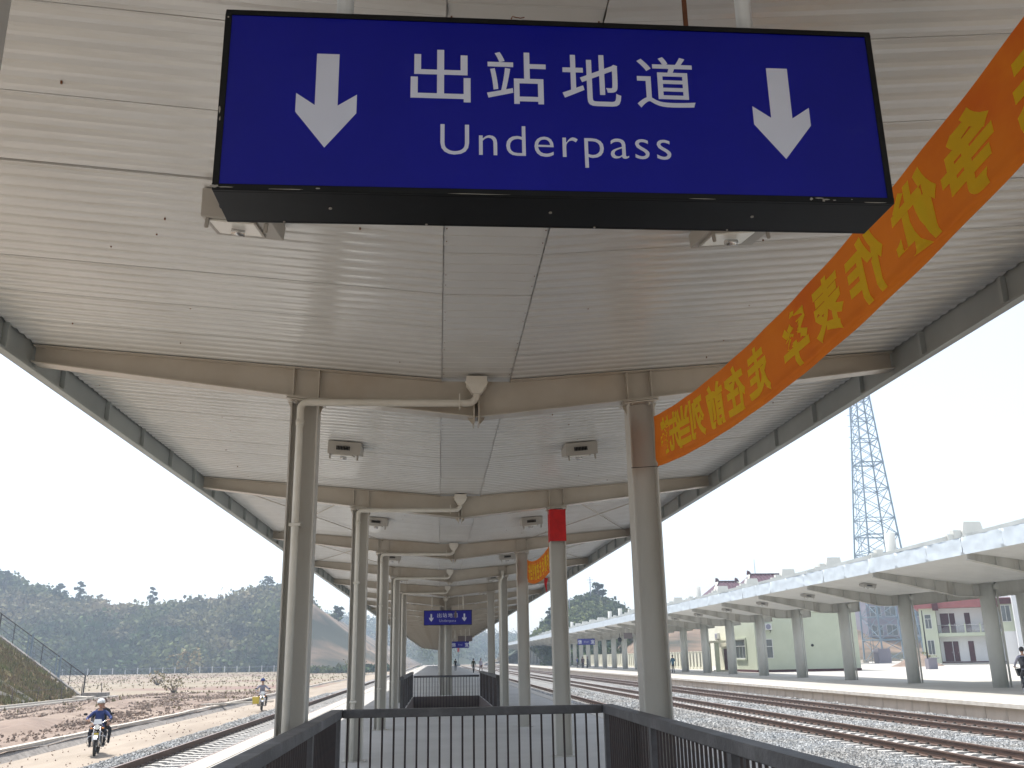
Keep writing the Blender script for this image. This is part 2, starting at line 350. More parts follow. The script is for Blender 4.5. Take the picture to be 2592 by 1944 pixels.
# ------------------------------------------------------------ far platform and yard
FE=18.95
pm=MB(); pm.box(FE+.06,60,-20,330,-.9,-.004); pm.box(60,160,-20,175,-.9,-.004)
far=tag(pm.build('far_platform','plat2'),kind='structure')
cm=MB().box(-.25,.32,.006,1.994,-.13,.0).mesh('coping_slab','cope')
for k in range(75): link('coping_slab',cm,far,(FE+.0,14+k*2.0,.004))
o=MB().box(FE-.25,FE+.32,164,330,-.13,.004).build('coping_strip','cope',far); o['kind']='stuff'
wm=[]
for v in range(4):
    wm.append(MB().box(0,.055,.012,1.288,-.85,-.13).mesh('wall_block','wallblock'))
for k in range(95): link('wall_block',wm[k%4],far,(FE+random.uniform(-.006,.006),20+k*1.3,0))
MB().box(FE,FE+.055,143.5,330,-.85,-.13).build('wall_strip','wallblock',far)['kind']='stuff'
# ------------------------------------------------------------ left ground: road, ditch, earth, field
xg=lambda a,b,n:np.linspace(a,b,n)
yn=np.concatenate([np.arange(10,70,1.0),np.arange(70,130,2.5),np.arange(130,320,8)])
grid('dirt_road',[-12.05,-11.6,-11.2,-10.8,-10.4,-10,-9.6,-9.2,-8.9],yn,lambda x,y:-.86+.03*fbm(x*.8,y*.15)+.05*math.exp(-((x+10.4)/.3)**2),'road')
grid('drainage_ditch',[-13.72,-13.4,-13.1,-12.9,-12.7,-12.5,-12.3,-12.04],yn,lambda x,y:float(np.interp(x,[-13.72,-12.9,-12.5,-12.04],[-.86,-1.5,-1.5,-.87]))+.03*N(x*6,y*3),'pitch')
kb=MB().box(-.13,.13,.0,1.98,-.1,.07).mesh('kerb_stone','kerb')
kr=tag(empty('ditch_kerb',(-13.85,0,-.86)),kind='structure')
for k in range(60): link('kerb_stone',kb,kr,(random.uniform(-.04,.04),22+k*2,random.uniform(-.02,.02)),random.uniform(-.02,.02))
def earth(x,y):
    e=-.92+.06*fbm(x*.7,y*.4)
    if y<100: e+=max(0,fbm(x*.35+5,y*.12,3)*.55+.10)*min(1,(100-y)/25)*max(0,1-abs(x+20)/8)
    return e
grid('red_earth',np.arange(-27.6,-13.6,.35),yn[yn<100],earth,'red_earth')
grid('field',np.concatenate([np.arange(-120,-30,6),np.arange(-30,-11.9,1.5)]),np.arange(88.5,330,6),lambda x,y:-.98+.10*fbm(x*.1,y*.05),'field')
grid('field',np.arange(-30.9,-29.3,.5),np.arange(30,89,2),lambda x,y:-.95,'field')
# first channel with grey lining
grid('drainage_channel',[-29.45,-29.2,-28.6,-28.1,-27.85],np.arange(30,89,2),lambda x,y:float(np.interp(x,[-29.45,-29.2,-28.1,-27.85],[-.9,-1.35,-1.35,-.9])),'pitch')
ch=tag(empty('channel_kerb',(0,0,0)),kind='structure')
for k in range(29):
    for X in (-27.75,-29.55): link('kerb_stone',kb,ch,(X,30+k*2,-.88))
MB().box(-29.6,-27.7,88,88.35,-1.0,-.80).build('kerb_end','kerb',ch)
V,F=stone_obj([stones((-27,-14.2,30,95),7,.07,lambda x:np.full_like(x,-.88)),stones((-24,-16,45,80),4,.15,lambda x:np.full_like(x,-.84)),stones((-13.6,-9.2,20,70),2,.03,lambda x:np.interp(x,[-13.7,-12.9,-12.5,-12.04,-9],[-.84,-1.45,-1.45,-.84,-.85]))])
tag(link('earth_clods',np_mesh('earth_clods',V,F,['clod'])),'scattered clods and rubble over the red earthworks and road verge','rubble',kind='stuff')
# concrete planks left lying across the ditch
pl=MB(); pl.bar((-14.6,63,-.74),(-10.9,66.5,-.74),.35,.09); tag(pl.build('concrete_plank','kerb'),'pale concrete plank bridging the ditch beside the dirt road','plank')
pl=MB(); pl.bar((-29.8,84,-.74),(-27.4,80.5,-.74),.5,.14); tag(pl.build('concrete_slab','kerb'),'concrete slab lying over the channel at the foot of the bank','slab')

# ============================================================ near canopy
CAN=tag(empty('platform_canopy',(XC,0,0)),'long beige steel butterfly canopy on paired columns over the near platform','canopy')
def loc_(x): return x-XC
def zc(x): return 4.78+.0837*max(.03-x,x-.81,0)
PWY=BS/9
def panel_mesh(x0,x1,ribs=True,name='ceiling_panel'):
    prof=[(.004,.02)]
    w=(PWY-.012)/5
    for i in range(5):
        b=.006+i*w
        if ribs: prof+=[(b,0),(b+.018,0),(b+.035,-.011),(b+.075,-.014),(b+.115,-.011),(b+.132,0)]
        else: prof+=[(b,0),(b+.02,0),(b+.03,-.005),(b+.04,0)]
    prof+=[(PWY-.008,0),(PWY-.006,.02)]
    mb=MB()
    for (ya,za),(yb,zb_) in zip(prof,prof[1:]):
        mb.quad((loc_(x0),ya,zc(x0)+za),(loc_(x1),ya,zc(x1)+za),(loc_(x1),yb,zc(x1)+zb_),(loc_(x0),yb,zc(x0)+zb_))
    me=mb.mesh(name,'ceil'); bm=bmesh.new(); bm.from_mesh(me); bmesh.ops.remove_doubles(bm,verts=bm.verts,dist=1e-5); bm.to_mesh(me); bm.free(); return me
EL_,ER_=-4.49,5.385
pmL=panel_mesh(EL_+.028,.026); pmC=panel_mesh(.031,.809,False); pmR=panel_mesh(.814,ER_-.028)
r0=D(0)-BS
nrow=94
for k in range(nrow):
    for q,m_ in enumerate((pmL,pmC,pmR)):
        o=link('ceiling_panel',m_,CAN,(0,r0+k*PWY,random.uniform(-.0015,.0015)),None); o.rotation_euler=(random.uniform(-.002,.002),0,0)
far0=r0+nrow*PWY; YE=D(NB)+3
ff=MB(); k=0
yy=far0
while yy<YE:
    for a,b in ((EL_,.02),(.03,.81),(.82,ER_)): ff.quad((loc_(a),yy,zc(a)),(loc_(b),yy,zc(b)),(loc_(b),yy+PWY-.015,zc(b)),(loc_(a),yy+PWY-.015,zc(a)))
    yy+=PWY
ff.build('far_ceiling_sheet','ceil',CAN)['kind']='stuff'
rf=MB()
for a,b in ((-4.62,.03),(.03,.81),(.81,5.51)):
    rf.hexa([(loc_(a),r0,zc(a)+.12),(loc_(b),r0,zc(b)+.12),(loc_(b),YE,zc(b)+.12),(loc_(a),YE,zc(a)+.12),(loc_(a),r0,zc(a)+.16),(loc_(b),r0,zc(b)+.16),(loc_(b),YE,zc(b)+.16),(loc_(a),YE,zc(a)+.16)])
rf.build('roof_sheet','ceil2',CAN)
# fascias with brackets
def fascia(sx,X):
    mb=MB(); s=sx
    mb.box(min(X,X-s*-.03),max(X,X-s*-.03),0,BS-.006,4.875,5.33)
    mb.box(min(X-s*.045,X+s*.05),max(X-s*.045,X+s*.05),0,BS-.006,4.845,4.872)
    mb.tube([(X+s*.045,0,4.87),(X+s*.045,BS-.006,4.87)],.028,8)
    mb.box(min(X,X+s*.12),max(X,X+s*.12),0,BS-.006,5.332,5.36)
    for p in range(len(mb.v)): v=mb.v[p]; mb.v[p]=(loc_(v[0]),v[1],v[2])
    return mb.mesh('fascia_panel','fascia')
fL=fascia(-1,-4.49); fR=fascia(1,5.385)
bL=MB().box(loc_(-4.488),loc_(-4.43),-.002,.002,4.873,5.14); bL.box(loc_(-4.436),loc_(-4.432),.002,.05,4.873,5.14)
bLm=bL.mesh('fascia_bracket','fascia'); bR=MB().box(loc_(5.325),loc_(5.383),-.002,.002,4.873,5.14); bR.box(loc_(5.327),loc_(5.331),.002,.05,4.873,5.14); bRm=bR.mesh('fascia_bracket','fascia')
for n in range(-1,NB):
    for m_ in (fL,fR): link('fascia_panel',m_,CAN,(0,D(n),0))
    if n<12:
        for k in range(5):
            for m_ in (bLm,bRm): link('fascia_bracket',m_,CAN,(0,D(n)+.78+k*BS/5,0))
sc_=MB()
for k in range(86):
    y=r0+k*PWY+.43
    for x in (.052,.79):
        for dy in (0,.22): sc_.box(loc_(x)-.004,loc_(x)+.004,y+dy-.004,y+dy+.004,zc(x)-.004,zc(x)+.002)
    for q_ in range(3):
        x=random.choice((random.uniform(-4.3,-.2),random.uniform(1,5.2))); yy_=y+random.uniform(-.4,.4); (sc_.box(loc_(x)-.005,loc_(x)+.005,yy_-.005,yy_+.005,zc(x)-.018,zc(x)+.002) if yy_>4.5 else None)
sc_.build('ceiling_screws','rust',CAN)['kind']='stuff'
# beams
def beam_mesh(single=False):
    xs=[EL_+.02,-1.63,.42,2.45,ER_-.02]; zb=[4.945,4.57,4.33,4.57,4.945]
    mb=MB()
    for i in range(4):
        a,b=xs[i],xs[i+1]
        # split at valley edges for the top line
        pts=[a]+[q for q in (.03,.81) if a<q<b]+[b]
        for p,q in zip(pts,pts[1:]):
            f=lambda x:np.interp(x,[a,b],[zb[i],zb[i+1]])
            mb.hexa([(loc_(p),-.007,f(p)),(loc_(q),-.007,f(q)),(loc_(q),.007,f(q)),(loc_(p),.007,f(p)),(loc_(p),-.007,zc(p)-.022),(loc_(q),-.007,zc(q)-.022),(loc_(q),.007,zc(q)-.022),(loc_(p),.007,zc(p)-.022)])
        mb.hexa([(loc_(a),-.10,zb[i]-.014),(loc_(b),-.10,zb[i+1]-.014),(loc_(b),.10,zb[i+1]-.014),(loc_(a),.10,zb[i]-.014),(loc_(a),-.10,zb[i]),(loc_(b),-.10,zb[i+1]),(loc_(b),.10,zb[i+1]),(loc_(a),.10,zb[i])])
        for p,q in ([(a,min(b,.03))] if b<=.42 else [(max(a,.81),b)]):
            if q>p: mb.hexa([(loc_(p),-.10,zc(p)-.034),(loc_(q),-.10,zc(q)-.034),(loc_(q),.10,zc(q)-.034),(loc_(p),.10,zc(p)-.034),(loc_(p),-.10,zc(p)-.023),(loc_(q),-.10,zc(q)-.023),(loc_(q),.10,zc(q)-.023),(loc_(p),.10,zc(p)-.023)])
    fb=lambda x:np.interp(x,xs,zb)
    for x in ((.12,.72) if single else (XL-.14,XL+.14,XR-.14,XR+.14)):
        mb.box(loc_(x)-.006,loc_(x)+.006,-.095,-.008,fb(x),zc(x)-.04); mb.box(loc_(x)-.006,loc_(x)+.006,.008,.095,fb(x),zc(x)-.04)
    # valley splice plates and gussets
    mb.box(loc_(.385),loc_(.40),-.12,.12,4.24,4.72); mb.box(loc_(.44),loc_(.455),-.12,.12,4.24,4.72)
    for s in (-1,1):
        mb.prism([(loc_(.42)+s*.036,4.25),(loc_(.42)+s*.10,4.325),(loc_(.42)+s*.036,4.325)],'y',-.006,.006)
    if not single:
        for X in (XL,XR):
            z=float(fb(X)); sl_=(fb(X+.2)-fb(X-.2))/.4
            for dz in (-.032,-.052):
                mb.hexa([(loc_(X-.2),-.14,z+dz-sl_*.2-.006),(loc_(X+.2),-.14,z+dz+sl_*.2-.006),(loc_(X+.2),.14,z+dz+sl_*.2-.006),(loc_(X-.2),.14,z+dz-sl_*.2-.006),(loc_(X-.2),-.14,z+dz-sl_*.2+.006),(loc_(X+.2),-.14,z+dz+sl_*.2+.006),(loc_(X+.2),.14,z+dz+sl_*.2+.006),(loc_(X-.2),.14,z+dz-sl_*.2+.006)])
            for s in (-1,1):
                zz=z-.06+s*sl_*.15
                mb.prism([(loc_(X)+s*.15,zz-.11),(loc_(X)+s*.20,zz),(loc_(X)+s*.15,zz)] ,'y',-.006,.006)
                for yb in (-.09,.09): mb.tube([(loc_(X)+s*.10,yb,z-.085),(loc_(X)+s*.10,yb,z-.02)],.014,6)
    return mb.mesh('beam','steel')
bm2=beam_mesh(False); bm1=beam_mesh(True)
for n in range(-1,NB+1): link('beam',bm2 if n<6 else bm1,CAN,(0,D(n),0))
# columns (H sections) with downpipes
def col_mesh(w,top,dep=.13):
    mb=MB(); mb.box(-w/2,-w/2+.016,-dep,dep,-.02,top); mb.box(w/2-.016,w/2,-dep,dep,-.02,top); mb.box(-w/2+.016,w/2-.016,-.006,.006,-.02,top)
    mb.box(-w/2-.05,w/2+.05,-dep-.04,dep+.04,-.02,.02)
    return mb.mesh('column','column')
cmesh=col_mesh(.30,4.495); cmesh1=col_mesh(.60,4.30,.15)
hop=MB()
hop.hexa([(-.05,-.05,4.56),(.05,-.05,4.56),(.05,.05,4.56),(-.05,.05,4.56),(-.115,-.07,4.66),(.115,-.07,4.66),(.115,.07,4.66),(-.115,.07,4.66)])
hop.box(-.115,.115,-.07,.07,4.66,4.752); hop.box(-.13,.13,-.01,.01,4.69,4.71); hop.box(-.10,.10,-.05,.05,4.7525,4.7527,1)
hopm=hop.mesh('rain_hopper',['pipe','dark'])
dp=MB()
def arc(c,r,a0,a1,u,v,n=6): return [Vector(c)+Vector(u)*r*math.cos(a0+(a1-a0)*i/n)+Vector(v)*r*math.sin(a0+(a1-a0)*i/n) for i in range(n+1)]
path=[(loc_(.42),0,4.57)]+arc((loc_(.32),0,4.56),.10,0,-math.pi/2,(1,0,0),(0,0,1))+arc((loc_(-1.44),0,4.385),.075,math.pi/2,math.pi,(1,0,0),(0,0,1))+[(loc_(-1.515),0,0)]
dp.tube(path,.040,10)
for x,z in ((.23,4.46),): dp.box(loc_(x)-.006,loc_(x)+.006,-.045,.045,z-.07,z+.10)
for z in (4.2,): dp.tube([(loc_(-1.515),0,z),(loc_(-1.515),0,z+.06)],.047,10)
for z in (1.0,3.1): dp.box(loc_(-1.515)-.06,loc_(-1.515)+.06,-.05,.06,z,z+.03)
dpm=dp.mesh('downpipe','pipe')
dp=MB(); dp.tube([(0,0,4.57),(0,0,0)],.045,10); dpm1=dp.mesh('downpipe','pipe')
dp=MB(); dp.tube([(0,.0,4.70),(0,0,4.5),(-.07,0,4.38),(-.09,0,4.2),(-.09,0,0)],.045,10); dpr=dp.mesh('downpipe','pipe')
for n in range(-1,NB+1):
    if n<6:
        for X in (XL,XR): link('column',cmesh,CAN,(loc_(X),D(n),0))
        link('downpipe',dpm,CAN,(0,D(n)-.165,0))
    else:
        link('column',cmesh1,CAN,(0,D(n),0)); link('downpipe',dpm1,CAN,(-.03,D(n)-.20,0))
    link('rain_hopper',hopm,CAN,(0 if n<6 else -.03,D(n)-.185,0))
link('downpipe',dpr,CAN,(loc_(XR)-.02,D(4)-.165,0))
# bracing rods under the ceiling
for n in (2,3):
    for x0,x1 in ((-4.3,-1.5),(-1.5,-4.3),(2.4,5.2),(5.2,2.4)):
        r_=MB(); r_.tube([(loc_(x0),D(n)+.05,zc(x0)-.06),(loc_(x1),D(n+1)-.05,zc(x1)-.06)],.011,6); r_.build('bracing_rod','steel',CAN)

# ------------------------------------------------------------ ceiling floodlights
def light_thing(far=False):
    t=empty('ceiling_floodlight')
    b=MB()
    b.hexa([(-.215,.0,-.17),(.215,.0,-.17),(.215,.40,-.10),(-.215,.40,-.10),(-.215,-.06,0),(.215,-.06,0),(.215,.40,0),(-.215,.40,0)])
    b.box(-.19,-.165,.02,.03,-.235,-.165); b.box(.165,.19,.02,.03,-.235,-.165)
    b.build('housing','lightbody',t,bevel=.006)
    g_=MB()
    for k in range(9): g_.box(-.10+k*.02,-.09+k*.02,-.055,-.022,-.115,-.065)
    g_.build('vent_grille','dark',t)
    w=MB(); w.hexa([(-.17,.035,-.178),(.10,.035,-.178),(.10,.30,-.132),(-.17,.30,-.132),(-.17,.035,-.166),(.10,.035,-.166),(.10,.30,-.12),(-.17,.30,-.12)])
    gl=w.build('lamp_glass','lens',t)
    l_=MB(); l_.tube([(-.06,.15,-.185),(.02,.17,-.182)],.022,8); l_.build('lamp_bulb','chrome',gl)
    w=MB(); w.hexa([(-.185,.02,-.182),(-.172,.02,-.182),(-.172,.32,-.13),(-.185,.32,-.13),(-.185,.02,-.165),(-.172,.02,-.165),(-.172,.32,-.12),(-.185,.32,-.12)])
    w.hexa([(.102,.02,-.182),(.115,.02,-.182),(.115,.32,-.13),(.102,.32,-.13),(.102,.02,-.165),(.115,.02,-.165),(.115,.32,-.12),(.102,.32,-.12)])
    w.build('glass_frame','lightbody',t)
    return t
LP=light_thing(); first=True
for k in range(0,14):
    for s,X in ((-1,-1.40),(1,2.17)):
        t=LP if first else copy_tree(LP); first=False
        t.scale=(1.15,1.15,1.1); t.location=(X,D(k)+BS/2-.28,zc(X)-.026); t.rotation_euler=(0,-.0837*(-s)*-1*1.0 if False else (.0837 if s<0 else -.0837),0)
        side='left' if s<0 else 'right'
        if k==0: lab=f'nearest beige ceiling floodlight of the {side} row, partly behind the big blue sign'
        else: lab=f'beige ceiling floodlight of the {side} row, in the {ORD[k-1]} bay beyond the first paired columns'
        tag(t,lab,'light','floodlights under the near canopy')

# ------------------------------------------------------------ text helper
def text_mesh(txt,size=1.0,bold=0.0,align='CENTER',space=1.0):
    cu=bpy.data.curves.new('glyphs','FONT'); cu.body=txt; cu.size=size; cu.offset=bold; cu.align_x=align; cu.resolution_u=4; cu.fill_mode='FRONT'; cu.space_character=space
    o=bpy.data.objects.new('glyphs',cu); COL.objects.link(o)
    dg=bpy.context.evaluated_depsgraph_get(); dg.update(); me=bpy.data.meshes.new_from_object(o.evaluated_get(dg),depsgraph=dg)
    V=[tuple(v.co) for v in me.vertices]; F=[tuple(p.vertices) for p in me.polygons]
    bpy.data.objects.remove(o); bpy.data.meshes.remove(me)
    return V,F
def plain_text(name,txt,x,z,y,size,parent,mt,bold=0,w=None,hgt=None,align='CENTER'):
    V,F=text_mesh(txt,size,bold,align,1.12)
    A=np.array(V); mn=A.min(0); mx=A.max(0)
    sx=(w/(mx[0]-mn[0])) if w else 1; sz=(hgt/(mx[1]-mn[1])) if hgt else sx
    if w and not hgt: sz=sx
    cx=(mn[0]+mx[0])/2; base=0 if not hgt else (mn[1]+mx[1])/2
    me=bpy.data.meshes.new(name); me.from_pydata([(x+(a-cx)*sx,y,z+(b-base)*sz) for a,b,_ in V],[],F); me.materials.append(M[mt])
    bm=bmesh.new(); bm.from_mesh(me); r=bmesh.ops.extrude_face_region(bm,geom=bm.faces[:]); bmesh.ops.translate(bm,vec=(0,.0012,0),verts=[e for e in r['geom'] if isinstance(e,bmesh.types.BMVert)]); bm.to_mesh(me); bm.free()
    return link(name,me,parent)
# ------------------------------------------------------------ blue hanging signs
def arrow(x,y,parent):
    pts=[(-.040,.190),(.040,.190),(.040,-.022),(.107,.025),(.107,-.050),(0,-.190),(-.107,-.050),(-.107,.025),(-.040,-.022)]
    return MB().prism([(x+a,b) for a,b in pts],'y',y-.0012,y).build('arrow','white',parent)
def hanging_sign(near=True):
    t=empty('hanging_sign')
    w,h,d=2.415,.727,.25; hw,hh=w/2,h/2
    MB().box(-hw+.02,hw-.02,.014,d-.014,-hh+.02,hh-.02).build('box_body','black',t)
    MB().box(-hw+.022,hw-.022,.004,.0138,-hh+.022,hh-.022).build('face_panel','blue' if near else 'lamp_blue',t)
    fr=MB()
    for y0 in (0,d-.014):
        fr.box(-hw,hw,y0,y0+.014,hh-.022,hh); fr.box(-hw,hw,y0,y0+.014,-hh,-hh+.022); fr.box(-hw,-hw+.022,y0,y0+.014,-hh+.022,hh-.022); fr.box(hw-.022,hw,y0,y0+.014,-hh+.022,hh-.022)
    fr.box(-hw,hw,.0142,d-.0142,-hh,-hh+.006); fr.box(-hw,-hw+.006,.0142,d-.0142,-hh+.0065,hh); fr.box(hw-.006,hw,.0142,d-.0142,-hh+.0065,hh)
    f_=fr.build('frame','black',t,bevel=.0015)
    zt=.80
    for x,r_ in ((-.795,.032),(.767,.032)):
        p=MB(); p.tube([(x,d/2,hh-.02),(x,d/2,hh+zt)],r_,14); p.tube([(x,d/2,hh+zt-.012),(x,d/2,hh+zt)],.07,14); p.build('hanger_pipe','galv' if near else 'pipe',t)
    p=MB(); p.tube([(.53,d/2,hh-.02),(.53,d/2,hh+zt)],.010,8); p.build('power_conduit','rust' if near else 'pipe',t)
    y=.0039
    arrow(-.835,y,t); arrow(.825,y,t)
    for k,ch_ in enumerate('出站地道'): plain_text('lettering',ch_,-.430+k*.2757,.115,y-.0012,.2,t,'white',hgt=.216,w=.216,bold=.0012)
    plain_text('lettering','Underpass',-.015,-.205,y-.0012,.15,t,'white',w=.83,bold=-.0012)
    if near:
        s=MB()
        for (x,z,w_,h_) in ((-1.2,-.35,.03,.012),(-1.165,-.353,.05,.004),(-1.203,-.05,.008,.03),(-1.199,-.09,.005,.02),(-1.198,.33,.006,.008),(-.95,-.357,.12,.003),(-.85,-.351,.02,.005),(.90,-.351,.012,.012),(.93,-.347,.03,.005),(.955,-.352,.035,.006),(.945,-.358,.012,.006),(.985,-.354,.012,.004),(1.05,-.350,.006,.003),(.5,-.360,.1,.002),(-.3,-.360,.2,.002),(1.13,-.360,.10,.003)):
            n=9; pts=[(x+w_/2*math.cos(2*math.pi*i/n)*random.uniform(.6,1.2),z+h_/2*math.sin(2*math.pi*i/n)*random.uniform(.5,1.3)) for i in range(n)]
            s.prism(pts,'y',-.0010,-.0002)
        s.build('paint_chip','scuff',t)
        b=MB()
        for x in (-.82,-.03,.72): b.tube([(x,.12,-hh-.004),(x,.12,-hh+.002)],.006,8)
        for x in (-1.0,-.48,.15,.66): b.tube([(x,.235,-hh-.004),(x,.235,-hh+.002)],.004,8)
        b.build('screw','scuff',t)
        w_=MB(); w_.tube([(-.17,-.004,hh-.002),(-.165,.0,hh+.012),(-.15,.01,hh+.016),(-.135,.0,hh+.006),(-.12,-.003,hh+.008)],.0022,6); w_.build('twist_wire','rust',t)
    return t
sg=hanging_sign(); sg.location=(.430,2.95,3.636)
tag(sg,'large blue and black underpass light box sign hanging in the foreground','sign','underpass signs')
s2=hanging_sign(False); s2.location=(.51,48.6,3.73)
tag(s2,'small far blue underpass sign hanging over the distant stairwell','sign','underpass signs')
# stain on the far sign
MB().prism([(.30,.08),(.36,.33),(.43,.30),(.45,.05),(.38,-.06)],'y',-.0006,-.0002).build('water_stain','signbrown',s2)
def name_sign(name,loc,w,h,label,cat,rod,mt='lamp_blue',txt=True,rz=0):
    t=empty(name,loc,rz); MB().box(-w/2,w/2,0,.2,-h/2,h/2).build('box_body','signbrown' if not txt else 'black',t)
    if txt:
        MB().box(-w/2+.02,w/2-.02,-.006,-.001,-h/2+.02,h/2-.02).build('face_panel',mt,t)
        plain_text('lettering','信',-w*.37,0,-.009,.3,t,'white',w=h*.62,hgt=h*.62,bold=.01)
        plain_text('lettering','宜',w*.37,0,-.009,.3,t,'white',w=h*.62,hgt=h*.62,bold=.01)
        plain_text('lettering','Xinyi',0,-h*.12,-.009,.2,t,'white',w=w*.26)
    r_=MB()
    for s in (-1,1): r_.tube([(s*w*.3,.1,h/2-.02),(s*w*.3,.1,h/2+rod)],.03,8)
    r_.build('hanger_pipe','pipe',t); return tag(t,label,cat)
name_sign('name_sign',(2.25,97,3.10),1.75,.62,'small blue station name sign under the far end of the near canopy','sign',1.65)
name_sign('display_box',(2.86,101,3.75),1.5,.55,'brown display box hanging above the small far blue name sign','sign',1.05,txt=False)

# ------------------------------------------------------------ orange banners
SLOGAN='创先争优作表率走在前列当先锋'
def banner(y0,y1,zt0,zt1,sag,hgt,chars,label,group,lean=.0,wob=.02,red0=.9):
    L_=abs(y1-y0)
    def P(u,v,off=0):   # u 0..1 along y0->y1, v 0 bottom..1 top
        y=y0+(y1-y0)*u; zt=zt0+(zt1-zt0)*u-sag*4*u*(1-u)
        hh_=hgt*(1-.10*math.sin(math.pi*u))
        x=2.43+.02*math.sin(u*5+1)+.10*(1-v)*math.sin(math.pi*u)*lean+.3*wob*math.sin(u*11+v*2.2)*math.sin(v*3)+.003*math.sin(u*61+v*5)
        # a fold running along the lower edge
        x+=.022*math.exp(-((v-.10-.05*math.sin(u*5))/.05)**2)
        return (x+off,y,zt-hh_*(1-v))
    t=empty('slogan_banner')
    nu,nv=260,36; V=[P(i/nu,j/nv) for i in range(nu+1) for j in range(nv+1)]
    F=[(i*(nv+1)+j,(i+1)*(nv+1)+j,(i+1)*(nv+1)+j+1,i*(nv+1)+j+1) for i in range(nu) for j in range(nv)]
    link('cloth',np_mesh('cloth',V,F,['banner'],True),t)
    for ch_,u0,u1 in chars:
        TV,TF=text_mesh(ch_,1,.038)
        me=bpy.data.meshes.new('banner_letter'); me.from_pydata(TV,[],TF); bm=bmesh.new(); bm.from_mesh(me)
        bmesh.ops.triangulate(bm,faces=bm.faces[:])
        for it in range(4):
            ed=[e for e in bm.edges if e.calc_length()>.09]
            if ed: bmesh.ops.subdivide_edges(bm,edges=ed,cuts=1); bmesh.ops.triangulate(bm,faces=[f for f in bm.faces if len(f.verts)>3])
        A=np.array([v.co[:] for v in bm.verts]); mn=A.min(0); mx=A.max(0)
        for side in (-1,1):
            b2=bm.copy()
            for v in b2.verts:
                a=(v.co.x-mn[0])/(mx[0]-mn[0]); b=(v.co.y-mn[1])/(mx[1]-mn[1])
                v.co=P(u0+(u1-u0)*a,.15+.74*b,side*.0035)
            m2=bpy.data.meshes.new('banner_letter'); b2.to_mesh(m2); b2.free(); m2.materials.append(M['yellow']); link('banner_letter',m2,t)
        bm.free(); bpy.data.meshes.remove(me)
    return tag(t,label,'banner',group)
# character centres measured along the cloth (distance down the platform)
cy=[2.55,3.12,3.74,4.24,4.83,5.38,5.94,6.72,7.26,7.80,8.38,8.86,9.22,9.62]
yA,yB=2.50,10.13
ch=[(c,(y-.23-yA)/(yB-yA),(y+.23-yA)/(yB-yA)) for c,y in zip(SLOGAN,cy) if y-.23>yA]
b1=banner(yA,yB,4.38,4.32,.30,.575,ch,'long orange banner with yellow characters sagging from the nearest right column','orange banners',lean=.4)
cy2=[18.30+.55+k*.52 for k in range(13)]
ya,yb=18.28,25.78
ch=[(c,(y-.2-ya)/(yb-ya),(y+.2-ya)/(yb-ya)) for c,y in zip(SLOGAN[:13],cy2)]
b2=banner(ya,yb,4.45,4.30,.36,.60,ch,'short-looking orange banner strung between the second and third right columns','orange banners',lean=.2)
tl=MB(); tl.tube([(2.41,21.2,3.42),(2.40,21.25,3.3),(2.42,21.2,3.12)],[.05,.03,.008],6); tl.build('loose_knot','red',b2)
w=MB(); w.box(XR-.158,XR-.152,-.14,.14,3.86,4.47); w.box(XR+.152,XR+.158,-.14,.14,3.86,4.47); w.box(XR-.158,XR+.158,-.146,-.14,3.86,4.47); w.box(XR-.158,XR+.158,.14,.146,3.86,4.47)
tag(w.build('red_cloth_wrap','red',loc=(0,D(2),0)),'bright red cloth wrapped round the top of the second right column','cloth')
w=MB(); w.tube([(XR-.156,D(1)-.136,3.73),(XR+.156,D(1)-.136,3.75)],.004,6); w.tube([(XR+.156,D(1)-.136,3.75),(2.43,10.13,3.74)],.004,6)
tag(w.build('banner_cord','blackc'),'thin dark cord tied round the nearest right column','cord')

# ------------------------------------------------------------ stairwell railings
def railing(xa,xb,ycross,yopen,ystart,label,zt,crossz=None,fascia_low=-.02):
    t=empty('stair_railing',((xa+xb)/2,ycross,0)); ox,oy=(xa+xb)/2,ycross
    s=1 if yopen>ycross else -1
    hw=.075; zc_=zt if crossz is None else crossz
    for X in (xa,xb):
        b=MB(); b.box(X-ox-hw,X-ox+hw,min(0-s*hw,yopen-oy),max(0-s*hw,yopen-oy),zt-.095,zt); b.build('handrail','handrail',t,bevel=.008)
    b=MB(); b.box(xa-ox+hw+.002,xb-ox-hw-.002,-hw,hw,zc_-.095,zc_); b.build('handrail','handrail',t,bevel=.008)
    pe_=MB().box(-.05,.05,-.05,.05,0,zt-.095).mesh('post','handrail')
    bal=MB(); bal.tube([(0,0,-.02),(0,0,zt-.09)],.0135,6,cap=False); balm=bal.mesh('baluster','baluster')
    ball=MB(); ball.tube([(0,0,fascia_low),(0,0,zc_-.09)],.0135,6,cap=False); ballm=ball.mesh('baluster','baluster')
    L=abs(yopen-ycross); np_=max(2,round(L/2.6))
    for X in (xa,xb):
        for k in range(np_+1): link('post',pe_,t,(X-ox,s*L*k/np_,0))
        k=1
        while k*.128<L:
            y=s*k*.128
            if abs(y)>=ystart[0] and abs(y)<=ystart[1] and min(abs(abs(y)-L*q/np_) for q in range(np_+1))>.07: link('baluster',balm,t,(X-ox,y,0))
            k+=1
    n=int(round((xb-xa)/.137))
    for k in range(1,n): link('baluster',ballm,t,(xa-ox+(xb-xa)*k/n,0,0))
    return tag(t,label,'railing','stairwell railings')
railing(-1.20,2.08,11.99,-3.4,(0,11),'dark iron railing with flat handrail around the near stairwell in the foreground',1.159)
railing(-1.22,2.10,47.6,34.0,(0,14),'far dark railing around the second stairwell beyond the foreground one',1.16,crossz=.98,fascia_low=-.9)

